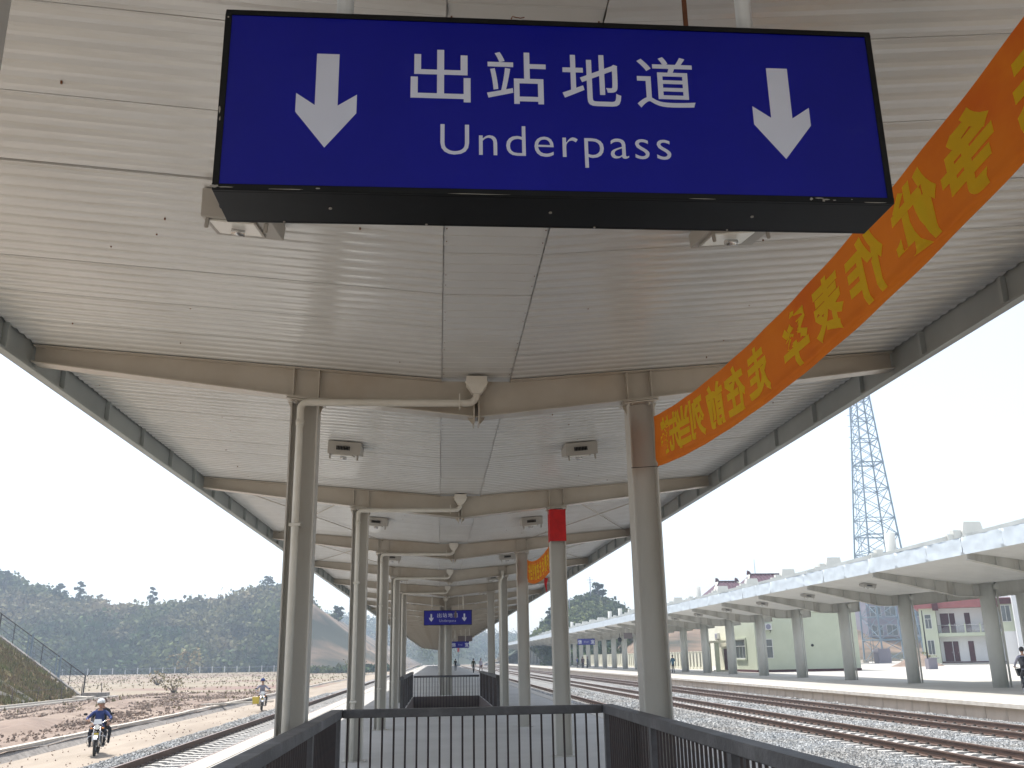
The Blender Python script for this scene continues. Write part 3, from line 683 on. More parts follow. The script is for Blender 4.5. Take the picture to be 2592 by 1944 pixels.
# ============================================================ far platform canopy
C2=tag(empty('platform_canopy',(26.8,0,0)),'second butterfly canopy on round concrete columns over the far platform','canopy')
def l2(x): return x-26.8
def c2(x): return float(np.interp(x,[21.0,25.9,28.3,36],[5.50,4.82,5.0,5.62]))
B2=8.5
def Y2(k): return 45+8.5*k
K0,K1=-3,32
def bay_ceiling(x1,nx,name):
    prof=[]; nr=34; w=B2/nr
    mb=MB()
    xs=[21.05,25.9,min(28.3,x1)]+([x1] if x1>28.4 else [])
    for i in range(nr):
        y=i*w; ps=[(y,0),(y+.05,-.015),(y+.10,-.015),(y+.15,0),(y+w,0)]
        for (ya,za),(yb,zb_) in zip(ps,ps[1:]):
            for a,b in zip(xs,xs[1:]): mb.quad((l2(a),ya,c2(a)+za),(l2(b),ya,c2(b)+za),(l2(b),yb,c2(b)+zb_),(l2(a),yb,c2(a)+zb_))
    return mb.mesh(name,'ceil2')
cm_=bay_ceiling(28.3,3,'ceiling_sheet'); cw_=bay_ceiling(36,4,'ceiling_sheet')
def beam2(x1):
    mb=MB(); P=[(21.15,5.22,5.48),(25.3,4.28,c2(25.3)),(25.9,4.26,c2(25.9)),(27.4,4.28,c2(27.4))]
    P+=[(27.9,4.33,c2(27.9))] if x1<29 else [(28.3,4.36,c2(28.3)),(35.6,4.95,c2(35.6))]
    for (a,za,ta),(b,zb_,tb) in zip(P,P[1:]):
        mb.hexa([(l2(a),-.02,za),(l2(b),-.02,zb_),(l2(b),.02,zb_),(l2(a),.02,za),(l2(a),-.02,ta),(l2(b),-.02,tb),(l2(b),.02,tb),(l2(a),.02,ta)])
        mb.hexa([(l2(a),-.14,za-.02),(l2(b),-.14,zb_-.02),(l2(b),.14,zb_-.02),(l2(a),.14,za-.02),(l2(a),-.14,za),(l2(b),-.14,zb_),(l2(b),.14,zb_),(l2(a),.14,za)])
    bx=[p[0] for p in P]; bz=[p[1] for p in P]
    for x in list(np.arange(22.3,26.3,.95))+[27.25,x1-.1 if x1<29 else 29.4]:
        z=float(np.interp(x,bx,bz)); mb.box(l2(x)-.008,l2(x)+.008,-.13,.13,z,c2(x)-.02)
    return mb.mesh('beam','beam2')
bs,bl=beam2(28),beam2(36)
cc=MB(); cc.tube([(0,0,-.01),(0,0,4.9)],.355,24); ccm=cc.mesh('column','conc')
cp=MB(); cp.tube([(.30,-.36,4.8),(.30,-.36,0)],.05,8); cp.box(.2,.4,-.44,-.30,4.55,4.78); cpm=cp.mesh('downpipe','conc')
def stub(tall):
    mb=MB()
    if tall:
        mb.tube([(0,0,5.0),(0,0,8.40)],.30,16)
        mb.hexa([(-.75,-.25,5.0),(.75,-.25,5.0),(.75,.25,5.0),(-.75,.25,5.0),(-.42,-.25,6.9),(.42,-.25,6.9),(.42,.25,6.9),(-.42,.25,6.9)])
    else:
        mb.hexa([(-.72,-.28,5.0),(.72,-.28,5.0),(.72,.28,5.0),(-.72,.28,5.0),(-.66,-.28,7.15),(.62,-.28,7.15),(.62,.28,7.15),(-.66,.28,7.15)])
        mb.hexa([(-.62,-.28,7.15),(.58,-.28,7.15),(.58,.28,7.15),(-.62,.28,7.15),(-.45,-.28,7.85),(.42,-.28,7.85),(.42,.28,7.85),(-.45,.28,7.85)])
    mb.box(-1.0,-.60,-.2,.2,6.9,7.45); mb.box(-1.3,-1.0,-.16,.16,6.9,7.25)
    mb.box(.66,.90,-.2,.2,6.7,7.0)
    return mb.mesh('roof_stub','conc')
st0,st1=stub(False),stub(True)
rfm=MB(); rfm.bar((-1.5,0,7.10),(-5.6,0,6.14),.14,.20); rfm=rfm.mesh('roof_brace','conc')
def flashing(seed):
    r_=random.Random(seed); nx,nz=14,5; V=[]
    for j in range(nz+1):
        for i in range(nx+1):
            y=i/nx*2.83; z=5.40+j/nz*.68; ed=0 if j in(0,) else 1
            V.append((-5.80+ed*.035*mnoise.noise(Vector((y*2.3,z*3,seed*7.1)))-.018*j/nz,y,z+(.02*mnoise.noise(Vector((y*2,seed,0))) if j==nz else 0)))
    F=[(j*(nx+1)+i,j*(nx+1)+i+1,(j+1)*(nx+1)+i+1,(j+1)*(nx+1)+i) for j in range(nz) for i in range(nx)]
    k=len(V); V+=[(-5.4,0,6.10),(-5.4,2.83,6.10)]; F.append((nz*(nx+1),nz*(nx+1)+nx,k+1,k))
    k=len(V); V+=[(-5.76,0,5.40),(-5.76,2.83,5.40)]; F.append((0,k,k+1,nx))
    me=bpy.data.meshes.new('flashing_sheet'); me.from_pydata(V,[],F); me.materials.append(M['galv']); me.polygons.foreach_set('use_smooth',[True]*len(F)); return me
fls=[flashing(i+1) for i in range(5)]
rt2_=MB()
for a,b,za,zb_ in ((21.05,25.9,6.09,5.1),(25.9,28.45,5.1,5.3)):
    y0_,y1_=Y2(K0)-3,Y2(K1)+3
    rt2_.hexa([(l2(a),y0_,za-.04),(l2(b),y0_,zb_-.04),(l2(b),y1_,zb_-.04),(l2(a),y1_,za-.04),(l2(a),y0_,za),(l2(b),y0_,zb_),(l2(b),y1_,zb_),(l2(a),y1_,za)])
rt2_.hexa([(l2(28.45),y0_,5.26),(l2(36.1),y0_,5.95),(l2(36.1),Y2(1)+2,5.95),(l2(28.45),Y2(1)+2,5.26),(l2(28.45),y0_,5.3),(l2(36.1),y0_,5.99),(l2(36.1),Y2(1)+2,5.99),(l2(28.45),Y2(1)+2,5.3)])
rt2_.build('roof_sheet','ceil2',C2)
for k in range(K0,K1+1):
    wide=k<=1
    link('ceiling_sheet',cw_ if k<=0 else cm_,C2,(0,Y2(k),0))
    link('beam',bl if wide else bs,C2,(0,Y2(k),0)); link('column',ccm,C2,(0,Y2(k),0))
    if wide: link('column',ccm,C2,(7.2,Y2(k),0))
    link('downpipe',cpm,C2,(0,Y2(k),0))
    link('roof_stub',st1 if k in (1,6,11,12,17) else st0,C2,(-.35,Y2(k),0)); link('roof_brace',rfm,C2,(0,Y2(k),0))
    for j in range(3):
        link('flashing_sheet',fls[(k*3+j)%5],C2,(0,Y2(k)+j*B2/3,0))
for k in range(0,9):
    for X in ((22.9,27.0) if k<5 else (22.9,)):
        t=copy_tree(LP); t.location=(X,Y2(k)+4.2,c2(X)-.03); t.rotation_euler=(0,.12 if X<25 else -.05,0); t.scale=(1.6,1.4,1.2)
        side='track-side' if X<25 else 'inner'
        t['label']=f'ceiling floodlight in the {side} row of the far canopy, {ORD[k]} bay from the right'; t['group']='floodlights under the far canopy'
name_sign('name_sign',(23.4,152,4.02),2.75,.95,'blue station name sign hanging under the far platform canopy','sign',.9)
name_sign('display_box',(23.4,118,4.13),1.05,.7,'brown display box hanging under the far platform canopy','sign',.4,txt=False)
b=MB(); b.sphere((0,0,0),.30,12); b.tube([(0,0,.25),(0,0,.8)],.04,6); tag(b.build('hanging_lamp','black',loc=(24.2,128,3.85)),'small black lamp hanging under the far canopy','camera')  # little black globe lamp on a short rod, unlit

# ============================================================ yard wall, buildings, tower
t=tag(empty('boundary_wall',(32.6,118,0)),'pale boundary wall with narrow dark openings behind the far platform','wall')
pm_=MB(); pm_.box(-.15,.15,-.45,.45,0,2.05); pm_.box(-.19,.19,-.49,.49,2.05,2.15); pmm=pm_.mesh('pillar','creamwhite')
bp=MB()
bp.box(.02,.05,-.33,.33,.3,1.9)
for i in range(4): bp.box(-.02,.018,-.25+i*.15,-.225+i*.15,.3,1.9); bpm=bp.mesh('bar_panel','black')
for k in range(110):
    link('pillar',pmm,t,(0,k*1.6,0))
    if k<109: link('bar_panel',bpm,t,(0,k*1.6+.8,0))
MB().box(-.1,.1,-.45,174,0,.30).build('wall_base','creamwhite',t)
t=tag(empty('gate_pillars',(33.6,101,0)),'cream gate pillars with low dark railings beside the cream building','gate')
for k in range(4):
    MB().box(-.28,.28,-.28+k*3.4,.28+k*3.4,0,2.3).build('pillar','cream',t)
    MB().box(-.34,.34,-.34+k*3.4,.34+k*3.4,2.3,2.42).build('pillar_cap','cream',t) if False else None
for k in range(3): MB().box(-.03,.03,.3+k*3.4,3.1+k*3.4,.9,1.5).build('rail_panel','lattice',t)
def window(t,face,u0,u1,z0,z1,at_,muns=2,trans=.62,frame='alu',surround=None,name='window'):
    # face 'y': plane y=at_ looking to -y ; 'x': plane x=at_ looking to -x
    def bx(mb,a,b,c,d,e,f): # u, depth, z
        if face=='y': mb.box(a,b,at_+c,at_+d,e,f)
        else: mb.box(at_+c,at_+d,a,b,e,f)
    g_=MB(); bx(g_,u0,u1,-.02,.02,z0,z1); 
    f_=MB(); w=.06
    bx(f_,u0-w,u0,-.05,.03,z0-w,z1+w); bx(f_,u1,u1+w,-.05,.03,z0-w,z1+w); bx(f_,u0,u1,-.05,.03,z1,z1+w); bx(f_,u0,u1,-.05,.03,z0-w,z0)
    if trans: zt=z0+(z1-z0)*trans; bx(f_,u0,u1,-.045,-.021,zt-.03,zt+.03)
    for i in range(1,muns+1): u=u0+(u1-u0)*i/(muns+1); bx(f_,u-.025,u+.025,-.044,-.021,z0,(z0+(z1-z0)*trans-.03) if trans else z1)
    fo=f_.build(name,frame,t); g_.build('pane','glass',fo)
    if surround:
        s_=MB(); q=.16
        bx(s_,u0-w-q,u0-w-.001,-.12,.0,z0-w-q,z1+w+q); bx(s_,u1+w+.001,u1+w+q,-.12,.0,z0-w-q,z1+w+q); bx(s_,u0-w,u1+w,-.12,.0,z1+w+.001,z1+w+q); bx(s_,u0-w,u1+w,-.18,.0,z0-w-q,z0-w-.001)
        s_.build('window_surround',surround,fo)
    return fo
def ac_unit(loc,rz,label):
    t=empty('air_conditioner',loc,rz)
    MB().box(-.42,.42,-.32,0,0,.62).build('casing','alu',t,bevel=.02)
    g_=MB(); g_.tube([(.08,-.325,.31),(.08,-.335,.31)],.25,20); g_.build('fan_grille','greyc',t)
    g_=MB(); g_.box(-.40,-.24,-.328,-.321,.06,.56); g_.build('vent_panel','greyc',t)
    b=MB()
    for s in (-.3,.3): b.box(s-.025,s+.025,-.34,0,-.05,-.003); b.bar((s,-.30,-.05),(s,-.0,-.28),.03)
    b.build('wall_bracket','dark',t); return tag(t,label,'air conditioner')
t=tag(empty('equipment_building'),'cream rendered building with blank wall behind the far canopy columns','building')
MB().box(31,41.4,93,100.6,.22,5.6).build('wall','cream',t)
MB().box(30.97,41.43,92.97,100.63,-.02,.22).build('plinth','maroon',t)
MB().box(30.9,41.5,92.9,100.7,5.6,5.95).build('parapet','cream',t)
window(t,'x',96.0,99.2,1.35,3.1,30.99,2,.66,surround='cream')
window(t,'y',31.45,32.65,1.35,3.05,92.99,1,.62)
b=MB(); b.tube([(36.7,92.93,2.45),(36.7,93.02,2.45)],.13,14); b.build('vent_hole','dark',t)
MB().box(29.2,31,101.5,105.5,2.95,3.15).build('porch_roof','creamwhite',t)
MB().box(31.2,36,100.6,107,0,5.0).build('rear_wall','creamwhite',t)
for y in (101.9,105.1): MB().box(29.5,29.9,y-.2,y+.2,0,2.95).build('porch_column','cream',t)
d=MB().box(31.12,31.19,102.8,104.2,0.1,2.3).build('door','maroon',t)
MB().box(30,31.1,102.3,104.7,0,.12).build('step','creamwhite',t)
ac_unit((32.25,92.99,3.95),0,'white air conditioner mounted above the window on the cream building')
ac_unit((31.2,105.9,3.4),R(-90),'white air conditioner on the porch side wall of the cream building')
n_=empty('red_notice',(31.18,101.3,3.6)); 
for k in range(3): MB().box(-.03,0,-.35,.35,k*.32,k*.32+.22).build('red_stripe','red',n_)
MB().box(-.0015,.02,-.38,.38,-.05,.95).build('backing','creamwhite',n_); tag(n_,'small red and white striped notice on the cream building wall','notice')
# hall with tiled roof
def tiled_hall(x0,x1,y0,y1,zw,zr,label):
    t=tag(empty('station_hall'),label,'building')
    MB().box(x0+1,x1-1,y0+1,y1-1,0,zw).build('wall','creamwhite',t)
    ym=(y0+y1)/2; e=2.2
    r_=MB(); r_.hexa([(x0,y0,zw),(x1,y0,zw),(x1,y1,zw),(x0,y1,zw),(x0+e,ym-.15,zr),(x1-e,ym-.15,zr),(x1-e,ym+.15,zr),(x0+e,ym+.15,zr)]); rr=r_.build('roof','roof',t)
    # tile courses
    for k in range(int((x1-x0-2*e)/.6)):
        u=x0+e+.3+k*.6; m_=MB(); m_.bar((u,y0+.1,zw+.12),(u,ym-.2,zr+.03),.16,.10); m_.build('tile_course','roof',rr)
    m_=MB(); m_.bar((x0+e,ym,zr+.1),(x1-e,ym,zr+.1),.35,.35); m_.build('roof_ridge','maroon',rr)
    for s in (x0+e,x1-e):
        m_=MB(); m_.hexa([(s-.35,ym-.2,zr+.1),(s+.35,ym-.2,zr+.1),(s+.35,ym+.2,zr+.1),(s-.35,ym+.2,zr+.1),(s-.25,ym-.15,zr+.75),(s+.1,ym-.15,zr+.6),(s+.1,ym+.15,zr+.6),(s-.25,ym+.15,zr+.75)]); m_.build('ridge_finial','maroon',rr)
        c=x0 if s<(x0+x1)/2 else x1
        m_=MB(); m_.bar((s,ym-.1,zr+.05),(c,y0,zw+.15),.25,.25); m_.build('hip_ridge','creamwhite',rr)
    return t
h1=tiled_hall(46.4,57.0,141,151,11.0,13.55,'station hall with dark red tiled hip roof, its ridge just above the far canopy')
h2=tiled_hall(54.8,66,146,155,11.0,13.9,'second tiled roof hall behind the first, a short ridge above the far canopy')
h3=tiled_hall(42.9,50.5,147,156,10.6,12.9,'lower pale-lit tiled roof at the left end of the station halls')
b=MB(); b.tube([(49.6,146,13.7),(49.6,146,16)],.04,6); b.build('lightning_rod','lattice',h1)
# two-storey building
t=tag(empty('office_building',(62.4,121,0),R(-30)),'two-storey white and cream building with maroon doors and a balcony','building')
MB().box(0,1.98,0,9,.15,7.0).build('stair_wing','cream',t)
MB().box(2.0,24,1.8,9,.35,7.0).build('wall','bwhite',t)
MB().box(2.0,24,1.72,1.797,.2,.36).build('plinth','maroon',t)
MB().box(2.0,24,.2,1.795,0,.2).build('terrace','plat2',t)
MB().box(2.0,24,-.15,.18,0,.1).build('terrace_step','plat2',t)
MB().box(2.0,24,.3,1.798,3.45,3.9).build('balcony_slab','cream',t)
MB().box(-.5,2.0,-.5,9.4,7.0,7.75).build('roof_band','pinkband',t)
MB().box(2.002,24.3,-.1,9.4,7.0,8.0).build('roof_band','pinkband',t)
MB().box(1.7,2.4,-.7,-.51,6.7,7.7).build('band_corner','maroon',t)
MB().box(-.3,24.1,.1,9.2,8.001,8.15).build('roof_slab','bwhite',t)
window(t,'y',.65,1.35,4.5,6.2,-.01,1,.7); window(t,'y',.62,1.35,1.3,3.0,-.01,1,0)
for z in (.4,3.92):
    for a,b_ in ((2.42,3.42),(3.52,4.15),(5.3,5.95),(7.4,8.05),(8.3,8.9)): 
        o=MB().box(a,b_,1.74,1.797,z,z+2.45).build('door','maroon',t); MB().box(b_-.14,b_-.1,1.70,1.738,z+1.0,z+1.15).build('handle','chrome',o)
bal_=MB(); bal_.tube([(2.02,.36,4.85),(9.2,.36,4.85)],.04,8)
bal_.build('balcony_rail','chrome',t)
for k in range(42):
    m_=MB(); m_.tube([(2.1+k*.17,.36,3.9),(3.1+k*.34,.36,4.83)],.016,5); m_.build('balcony_bar','chrome',t)
for k in range(5): MB().box(3.4+k*1.75,3.55+k*1.75,.32,.56,3.9,5.05).build('balcony_post','cream',t)
t=tag(empty('office_wing',(69.9,115.3,0),R(-30)),'white and cream end wing of the office building at the right edge','building')
MB().box(0,1.5,0,9,0,3.9).build('lower_wall','bwhite',t); MB().box(0,1.5,-.02,9,3.9,7.2).build('upper_wall','cream',t); MB().box(-.1,1.5,-.4,9.3,7.2,7.9).build('roof_band','maroon',t)
window(t,'y',.25,1.2,5.1,7.0,-.03,1,0)
MB().box(1.502,16,-3,9,0,9.2).build('white_wall','bwhite',t)
# tower
t=tag(empty('lattice_tower',(73.8,153,0)),'tall pale blue steel lattice tower rising behind the far canopy','tower')
TWh=lambda z:float(np.interp(z,[0,17.5,44,60],[3.45,2.8,1.2,.7]))
TCx=lambda z:float(np.interp(z,[0,17.5,44,60],[0,-.55,-.35,-.35]))
zs=[0,3.6,7.2,10.8,14.2,17.4,20.4,23.2,25.8,28.2,30.5,32.7,34.8,36.8,38.7,40.5,42.2,44,46,48,50,53,56,60]
cn=lambda z,i:Vector((TCx(z)+TWh(z)*(-1,1,1,-1)[i],TWh(z)*(-1,-1,1,1)[i],z))
for i in range(4):
    m_=MB()
    for a,b_ in zip(zs,zs[1:]): m_.bar(cn(a,i),cn(b_,i),.20)
    m_.build('leg','lattice',t)
    for k,(a,b_) in enumerate(zip(zs,zs[1:])):
        j=(i+1)%4
        m_=MB(); m_.bar(cn(a,i),cn(b_,j),.09); m_.build('brace','lattice',t)
        m_=MB(); m_.bar(cn(a,j),cn(b_,i),.09); m_.build('brace','lattice',t)
        if k%2==0 or k<6: m_=MB(); m_.bar(cn(b_,i),cn(b_,j),.12 if k%5 else .2); m_.build('girt','lattice',t)
lx=lambda z:TCx(z)-TWh(z)-1.15
m_=MB()
for dx in (0,.42): m_.tube([(lx(z)+dx,-TWh(z)*.6,z) for z in zs],.045,5)
m_.build('ladder','lattice',t)
for k in range(28):
    z=4+k*1.95; m_=MB(); m_.bar((lx(z)-.45,-TWh(z)*.6,z),(TCx(z)-TWh(z),-TWh(z)*.6,z),.09,.07); m_.build('ladder_bracket','lattice',t)
MB().box(-4.6,-2.6,-4.4,-2.6,0,2.2).build('footing','grey',t)
for sx in (-1,1):
    for sy in (-1,1): MB().box(sx*3.45-.5,sx*3.45+.5,sy*3.45-.5,sy*3.45+.5,-.1,.5).build('footing','plat2',t)
t=tag(empty('grey_building',(87,190,0)),'grey block with window bands behind the lattice tower','building')
MB().box(0,16,0,12,-1,16).build('wall','grey',t)
for r_ in range(4):
    for c_2 in range(5): window(t,'y',.8+c_2*3.1,3.0+c_2*3.1,1.2+r_*3.7,3.2+r_*3.7,-.01,1,0)
t=tag(empty('yard_pole',(48.0,92.5,0)),'thin dark pole rising from a concrete block in the station yard','pole')
b=MB(); b.tube([(0,0,0),(.02,0,5.6)],[.09,.05],8); b.build('shaft','rubber',t)
MB().box(-.15,.75,-.35,.35,0,1.0).build('base_block','grey',t); MB().box(.05,.95,-.45,.45,1.0,1.08).build('base_cap','grey',t)
b=MB(); b.tube([(29.6,45.3,4.9),(29.62,45.3,3.2),(29.7,45.3,1.8)],.012,5); tag(b.build('hanging_cable','rubber'),'thin cable dangling from the near end of the far canopy','cable')
# red earth heap with weeds near the tower
def heap(name,cx,cy,rx,ry,h,mt,label,cat,seed=0):
    V=[];F=[];n,m=28,10
    for i in range(m+1):
        q=i/m
        for j in range(n):
            a=2*math.pi*j/n; rr=q*(1+.25*mnoise.noise(Vector((math.cos(a)*1.5,math.sin(a)*1.5,seed))))
            V.append((rx*rr*math.cos(a),ry*rr*math.sin(a),h*(1-q)**1.1*(1+.3*mnoise.noise(Vector((rr*3*math.cos(a),rr*3*math.sin(a),seed+3))))-.05*q))
    for i in range(m):
        for j in range(n): F.append((i*n+j,(i+1)*n+j,(i+1)*n+(j+1)%n,i*n+(j+1)%n))
    o=link(name,np_mesh(name,V,F,[mt],True),None,(cx,cy,0)); return tag(o,label,cat)
heap('earth_heap',57,112,3.2,2.5,1.6,'red_earth','heap of red earth left of the office building','heap')
heap('rubble_heap',-21.5,64,1.8,1.4,.5,'red_earth','low heap of red rubble in the earthworks beyond the ditch','heap',4).location.z=-.95

# ============================================================ hills
def hill(name,sky,yb,yr,yf,zb,mt,x0,x1,dx,rough,ny=16,prof=1.0,kind='structure'):
    xs=np.arange(x0,x1+dx,dx); ys=list(np.linspace(yb,yr,ny))+list(np.linspace(yr,yf,6))[1:]
    sx=[p[0] for p in sky]; sz=[p[1] for p in sky]
    def zf(x,y):
        h=float(np.interp(x,sx,sz))
        if y<=yr: q=(y-yb)/(yr-yb); b=math.sin(q*math.pi/2)**prof
        else: b=max(0,1-((y-yr)/(yf-yr))**1.5)
        e=rough*fbm(x*.03,y*.03,1)
        return zb+(h-zb)*b+e*min(1,b*3)
    return grid(name,xs,ys,zf,mt,kind),zf
skyA=[(-520,70),(-300,52),(-200,38),(-156,31),(-146,26.5),(-128,20.5),(-112,19.0),(-97,17.5),(-80,20.0),(-64,23.5),(-55,23.8),(-47,21),(-42,12),(-37,-1.3),(-15,-1.5)]
hA,zA=hill('hill',skyA,298,352,520,-1.2,'hillgreen',-520,-15,9,2.0)
skyC=[(-400,40),(-60,26),(-10,19),(4,15),(20,13.5),(38,12.0),(60,12),(80,10),(140,8),(400,8)]
hC,zC=hill('far_hill',[(x*1.35,1.72+(z-1.72)*1.30) for x,z in skyC],640,780,1100,-1.5,'hillgreen',-520,560,18,3.0)
skyD=[(28,-.5),(34,4),(42,9),(52,13),(62,12),(90,8),(300,5)]
hD,zD=hill('hill',skyD,330,430,640,-1.2,'cut',26,300,7,2.0)
skyE=[(24,4),(31,10.5),(35.2,13.5),(38,15.2),(40.5,15.8),(43,15.6),(47,14.6),(49.5,12.6),(52,9.5),(56,6),(80,5),(140,5),(260,5)]
hE,zE=hill('hill',skyE,215,262,420,-.6,'hillgreen',24,260,4,1.0)
skyF=[(36.5,-1),(40,5.4),(46,7.6),(52,7.4),(75,7.4),(130,7)]
hF,zF=hill('hillside',skyF,178,205,290,-.3,'cut',36,130,3,.7)
# railway cutting slope on the left, parallel to the line
def zB(x,y):
    q=min(1,max(0,(-11-x)/(22+ .02*(y-240)))); e=min(1,max(0,(y-238)/18)); top=16.5-.004*(y-250)
    h=-.8+(top+.8)*q+.55*math.sin(math.pi*q)*fbm(y*.35,x*.05,2)
    if .30<q<.34: h-=.5
    if x<-33: h=max(-1.4,h-(-33-x)*4)
    return -1.0+(h+1.0)*e+.5*fbm(x*.12,y*.06)*q
grid('cutting_slope',np.arange(-52,-8.5,.8),np.concatenate([np.arange(236,330,1.6),np.arange(330,640,6)]),zB,'cut')
cs=tag(empty('slope_channel',(0,0,0)),kind='structure')
# near grassy bank on the far left
def zG(x,y):
    h=-.95+(min(-30.8-.0*y,0)-x-0)*.0
    q=max(0,-30.8-x); e=min(1,max(0,(88.5-y)/.8)); 
    return -.95+(q*.69)*e+.12*fbm(x*.9,y*.5)*min(1,q)
grid('grassy_bank',np.concatenate([np.arange(-60,-40,1.5),np.arange(-40,-30.3,.35)]),np.concatenate([np.arange(40,86,1.0),[87.6,87.8,88.2,88.5,88.7]]),zG,'slope')
# concrete ribs and edge on the bank
bk=tag(empty('bank_ribs'),'diagonal concrete drainage ribs running up the grassy bank','drain')
for pts in ([(-30.9,77.9),(-33.2,76.8),(-37,75)],[(-30.9,76.2),(-33.0,72.5),(-35.5,69)]):
    for a,b_ in zip(pts,pts[1:]):
        for off in (0,.45):
            m_=MB(); m_.bar((a[0],a[1]+off,zG(*a)+.08),(b_[0],b_[1]+off,zG(*b_)+.08),.14,.16); m_.build('rib','kerb',bk)
m_=MB()
for k in range(12):
    x=-30.8-k*.72; m_.bar((x,88.4,-.95+(-30.8-x)*.69+.06),(x-.72,88.4,-.95+(-30.8-x+.72)*.69+.06),.5,.14)
m_.build('edge_coping','pitch',bk)
m_=MB(); m_.box(-30.7,-28.6,87.9,88.8,-1,-.55); m_.build('foot_block','pitch',bk)
# fence down the bank edge
fn=tag(empty('wire_fence',(-30.8,88.5,0)),'dark wire fence stepping down the end of the grassy bank','fence')
pts=[]
for k in range(8):
    x=-30.9-k*1.3; z=-.95+(-30.8-x)*.69; hgt=1.75
    m_=MB(); m_.bar((x+30.8,.35,z),(x+30.8+.05,.35,z+hgt),.10 if k%2==0 else .05,.10 if k%2==0 else .05); m_.build('post','lattice' if k in(2,4) else 'clip',fn); pts.append((x+30.8+.05,.35,z+hgt))
    if k in (2,4): m_=MB(); m_.bar((x+30.8+.35,.35,z-.2),(x+30.8+.4,.35,z+hgt),.16,.16); m_.build('post','lattice',fn)
m_=MB(); m_.tube(pts,.045,6); m_.build('top_rail','clip',fn)
for q in (.3,.65,1.2):
    m_=MB(); m_.tube([(p[0],p[1],p[2]-q) for p in pts],.012,4); m_.build('wire','clip',fn)
m_=MB(); m_.bar((.1,.35,.8),(.45,.35,1.35),.05); m_.build('post_arm','clip',fn)
ft=tag(empty('stake_fence',(-29.9,70,-.9)),'low thin stakes with wire along the foot of the grassy bank','fence')
for k in range(5): m_=MB(); m_.tube([(random.uniform(-.1,.1),2+k*4.6,0),(random.uniform(-.1,.1),2+k*4.6,1.15)],.04,5); m_.build('stake','trunk',ft)
m_=MB(); m_.tube([(0,2+k*4.6/2,.9) for k in range(9)],.012,4); m_.build('wire','clip',ft)
# concrete post fence in front of the forest
cf=tag(empty('post_fence',(-120,296,-1)),'line of small pale concrete posts along the foot of the forest hill','fence')
cpm2=MB().box(-.09,.09,-.09,.09,0,1.75).mesh('post','bwhite')
for k in range(34): link('post',cpm2,cf,(k*3.6,-.15*k+random.uniform(-.2,.2),.1))
m_=MB(); m_.tube([(0,0,1.5),(118.8,-5,1.5)],.03,4); m_.build('wire','greyc',cf)

# ------------------------------------------------------------ foliage masses
def crowns(P,Rr,nleaf,ls,flat=.8):
    P=np.array(P); n=len(P); Rr=np.array(Rr)
    d=rng.normal(size=(n,nleaf,3)); d/=np.linalg.norm(d,axis=2,keepdims=True); rad=rng.uniform(.25,1,(n,nleaf,1))**.45
    lump=1+.35*np.sin(d[...,:1]*5+P[:,None,:1])*np.cos(d[...,1:2]*4+P[:,None,1:2])
    c=P[:,None,:]+d*rad*lump*Rr[:,None,None]*np.array([1,1,flat])
    c=c.reshape(-1,3); m=len(c)
    a=rng.normal(size=(m,3)); a/=np.linalg.norm(a,axis=1,keepdims=True); b=rng.normal(size=(m,3)); b=np.cross(a,b); b/=np.linalg.norm(b,axis=1,keepdims=True)
    s=ls*rng.uniform(.5,1.3,(m,1)); V=np.stack([c-a*s-b*s*.6,c+a*s-b*s*.5,c+a*s*.8+b*s,c-a*s*.7+b*s*.7],1).reshape(-1,3)
    return V,np.arange(m*4).reshape(-1,4)
P=[];Rr=[]
for _ in range(2300):
    x=rng.uniform(-330,-41); y=rng.uniform(299,356)
    if x<-170 and rng.uniform()<.5: continue
    z=zA(x,y); r_=rng.uniform(2.0,5.6)*(.75 if y>340 else 1); P.append((x,y,z+r_*.45)); Rr.append(r_)
for x in np.arange(-150,-38,2.2): P.append((x,298+rng.uniform(-2,2),.6)); Rr.append(rng.uniform(1.6,3.2))
V,F=crowns(P,Rr,85,.62)
tag(link('forest',np_mesh('forest',V,F,['leaf'])),'dense grey green forest covering the hill on the left','forest',kind='stuff')
P=[];Rr=[]
for _ in range(700):
    x=rng.uniform(25,62); y=rng.uniform(216,266); z=zE(x,y); r_=rng.uniform(1.0,2.4); P.append((x,y,z+r_*.3)); Rr.append(r_)
for _ in range(260):
    x=rng.uniform(38,120); y=rng.uniform(198,212); z=zF(x,y); r_=rng.uniform(.8,1.8); P.append((x,y,z+r_*.3)); Rr.append(r_)
V,F=crowns(P,Rr,60,.42)
tag(link('hill_scrub',np_mesh('hill_scrub',V,F,['leaf'])),'green scrub covering the rounded hill behind the far canopy','scrub',kind='stuff')
P=[];Rr=[]
for _ in range(900):
    x=rng.uniform(28,130); y=rng.uniform(335,440); z=zD(x,y)
    if rng.uniform()<.35+.5*(N(x*.05,y*.05)>0): r_=rng.uniform(1.2,3.4); P.append((x,y,z+r_*.4)); Rr.append(r_)
for _ in range(1500):
    x=rng.uniform(-120,260); y=rng.uniform(650,785); z=zC(x,y); r_=rng.uniform(4,8); P.append((x,y,z+r_*.3)); Rr.append(r_)
for _ in range(110):
    x=rng.uniform(-37,-33); y=rng.uniform(262,420); z=zB(x,y); r_=rng.uniform(.5,1.3); P.append((x,y,z+r_*.4)); Rr.append(r_)
for _ in range(60):
    x=rng.uniform(-34,-12); y=rng.uniform(232,240); z=-.9; r_=rng.uniform(.5,1.2); P.append((x,y,z+r_*.3)); Rr.append(r_)
V,F=crowns(P,Rr,34,.8)
tag(link('distant_woods',np_mesh('distant_woods',V,F,['leaf'])),'distant wooded ridges beyond the end of the platform','woods',kind='stuff')
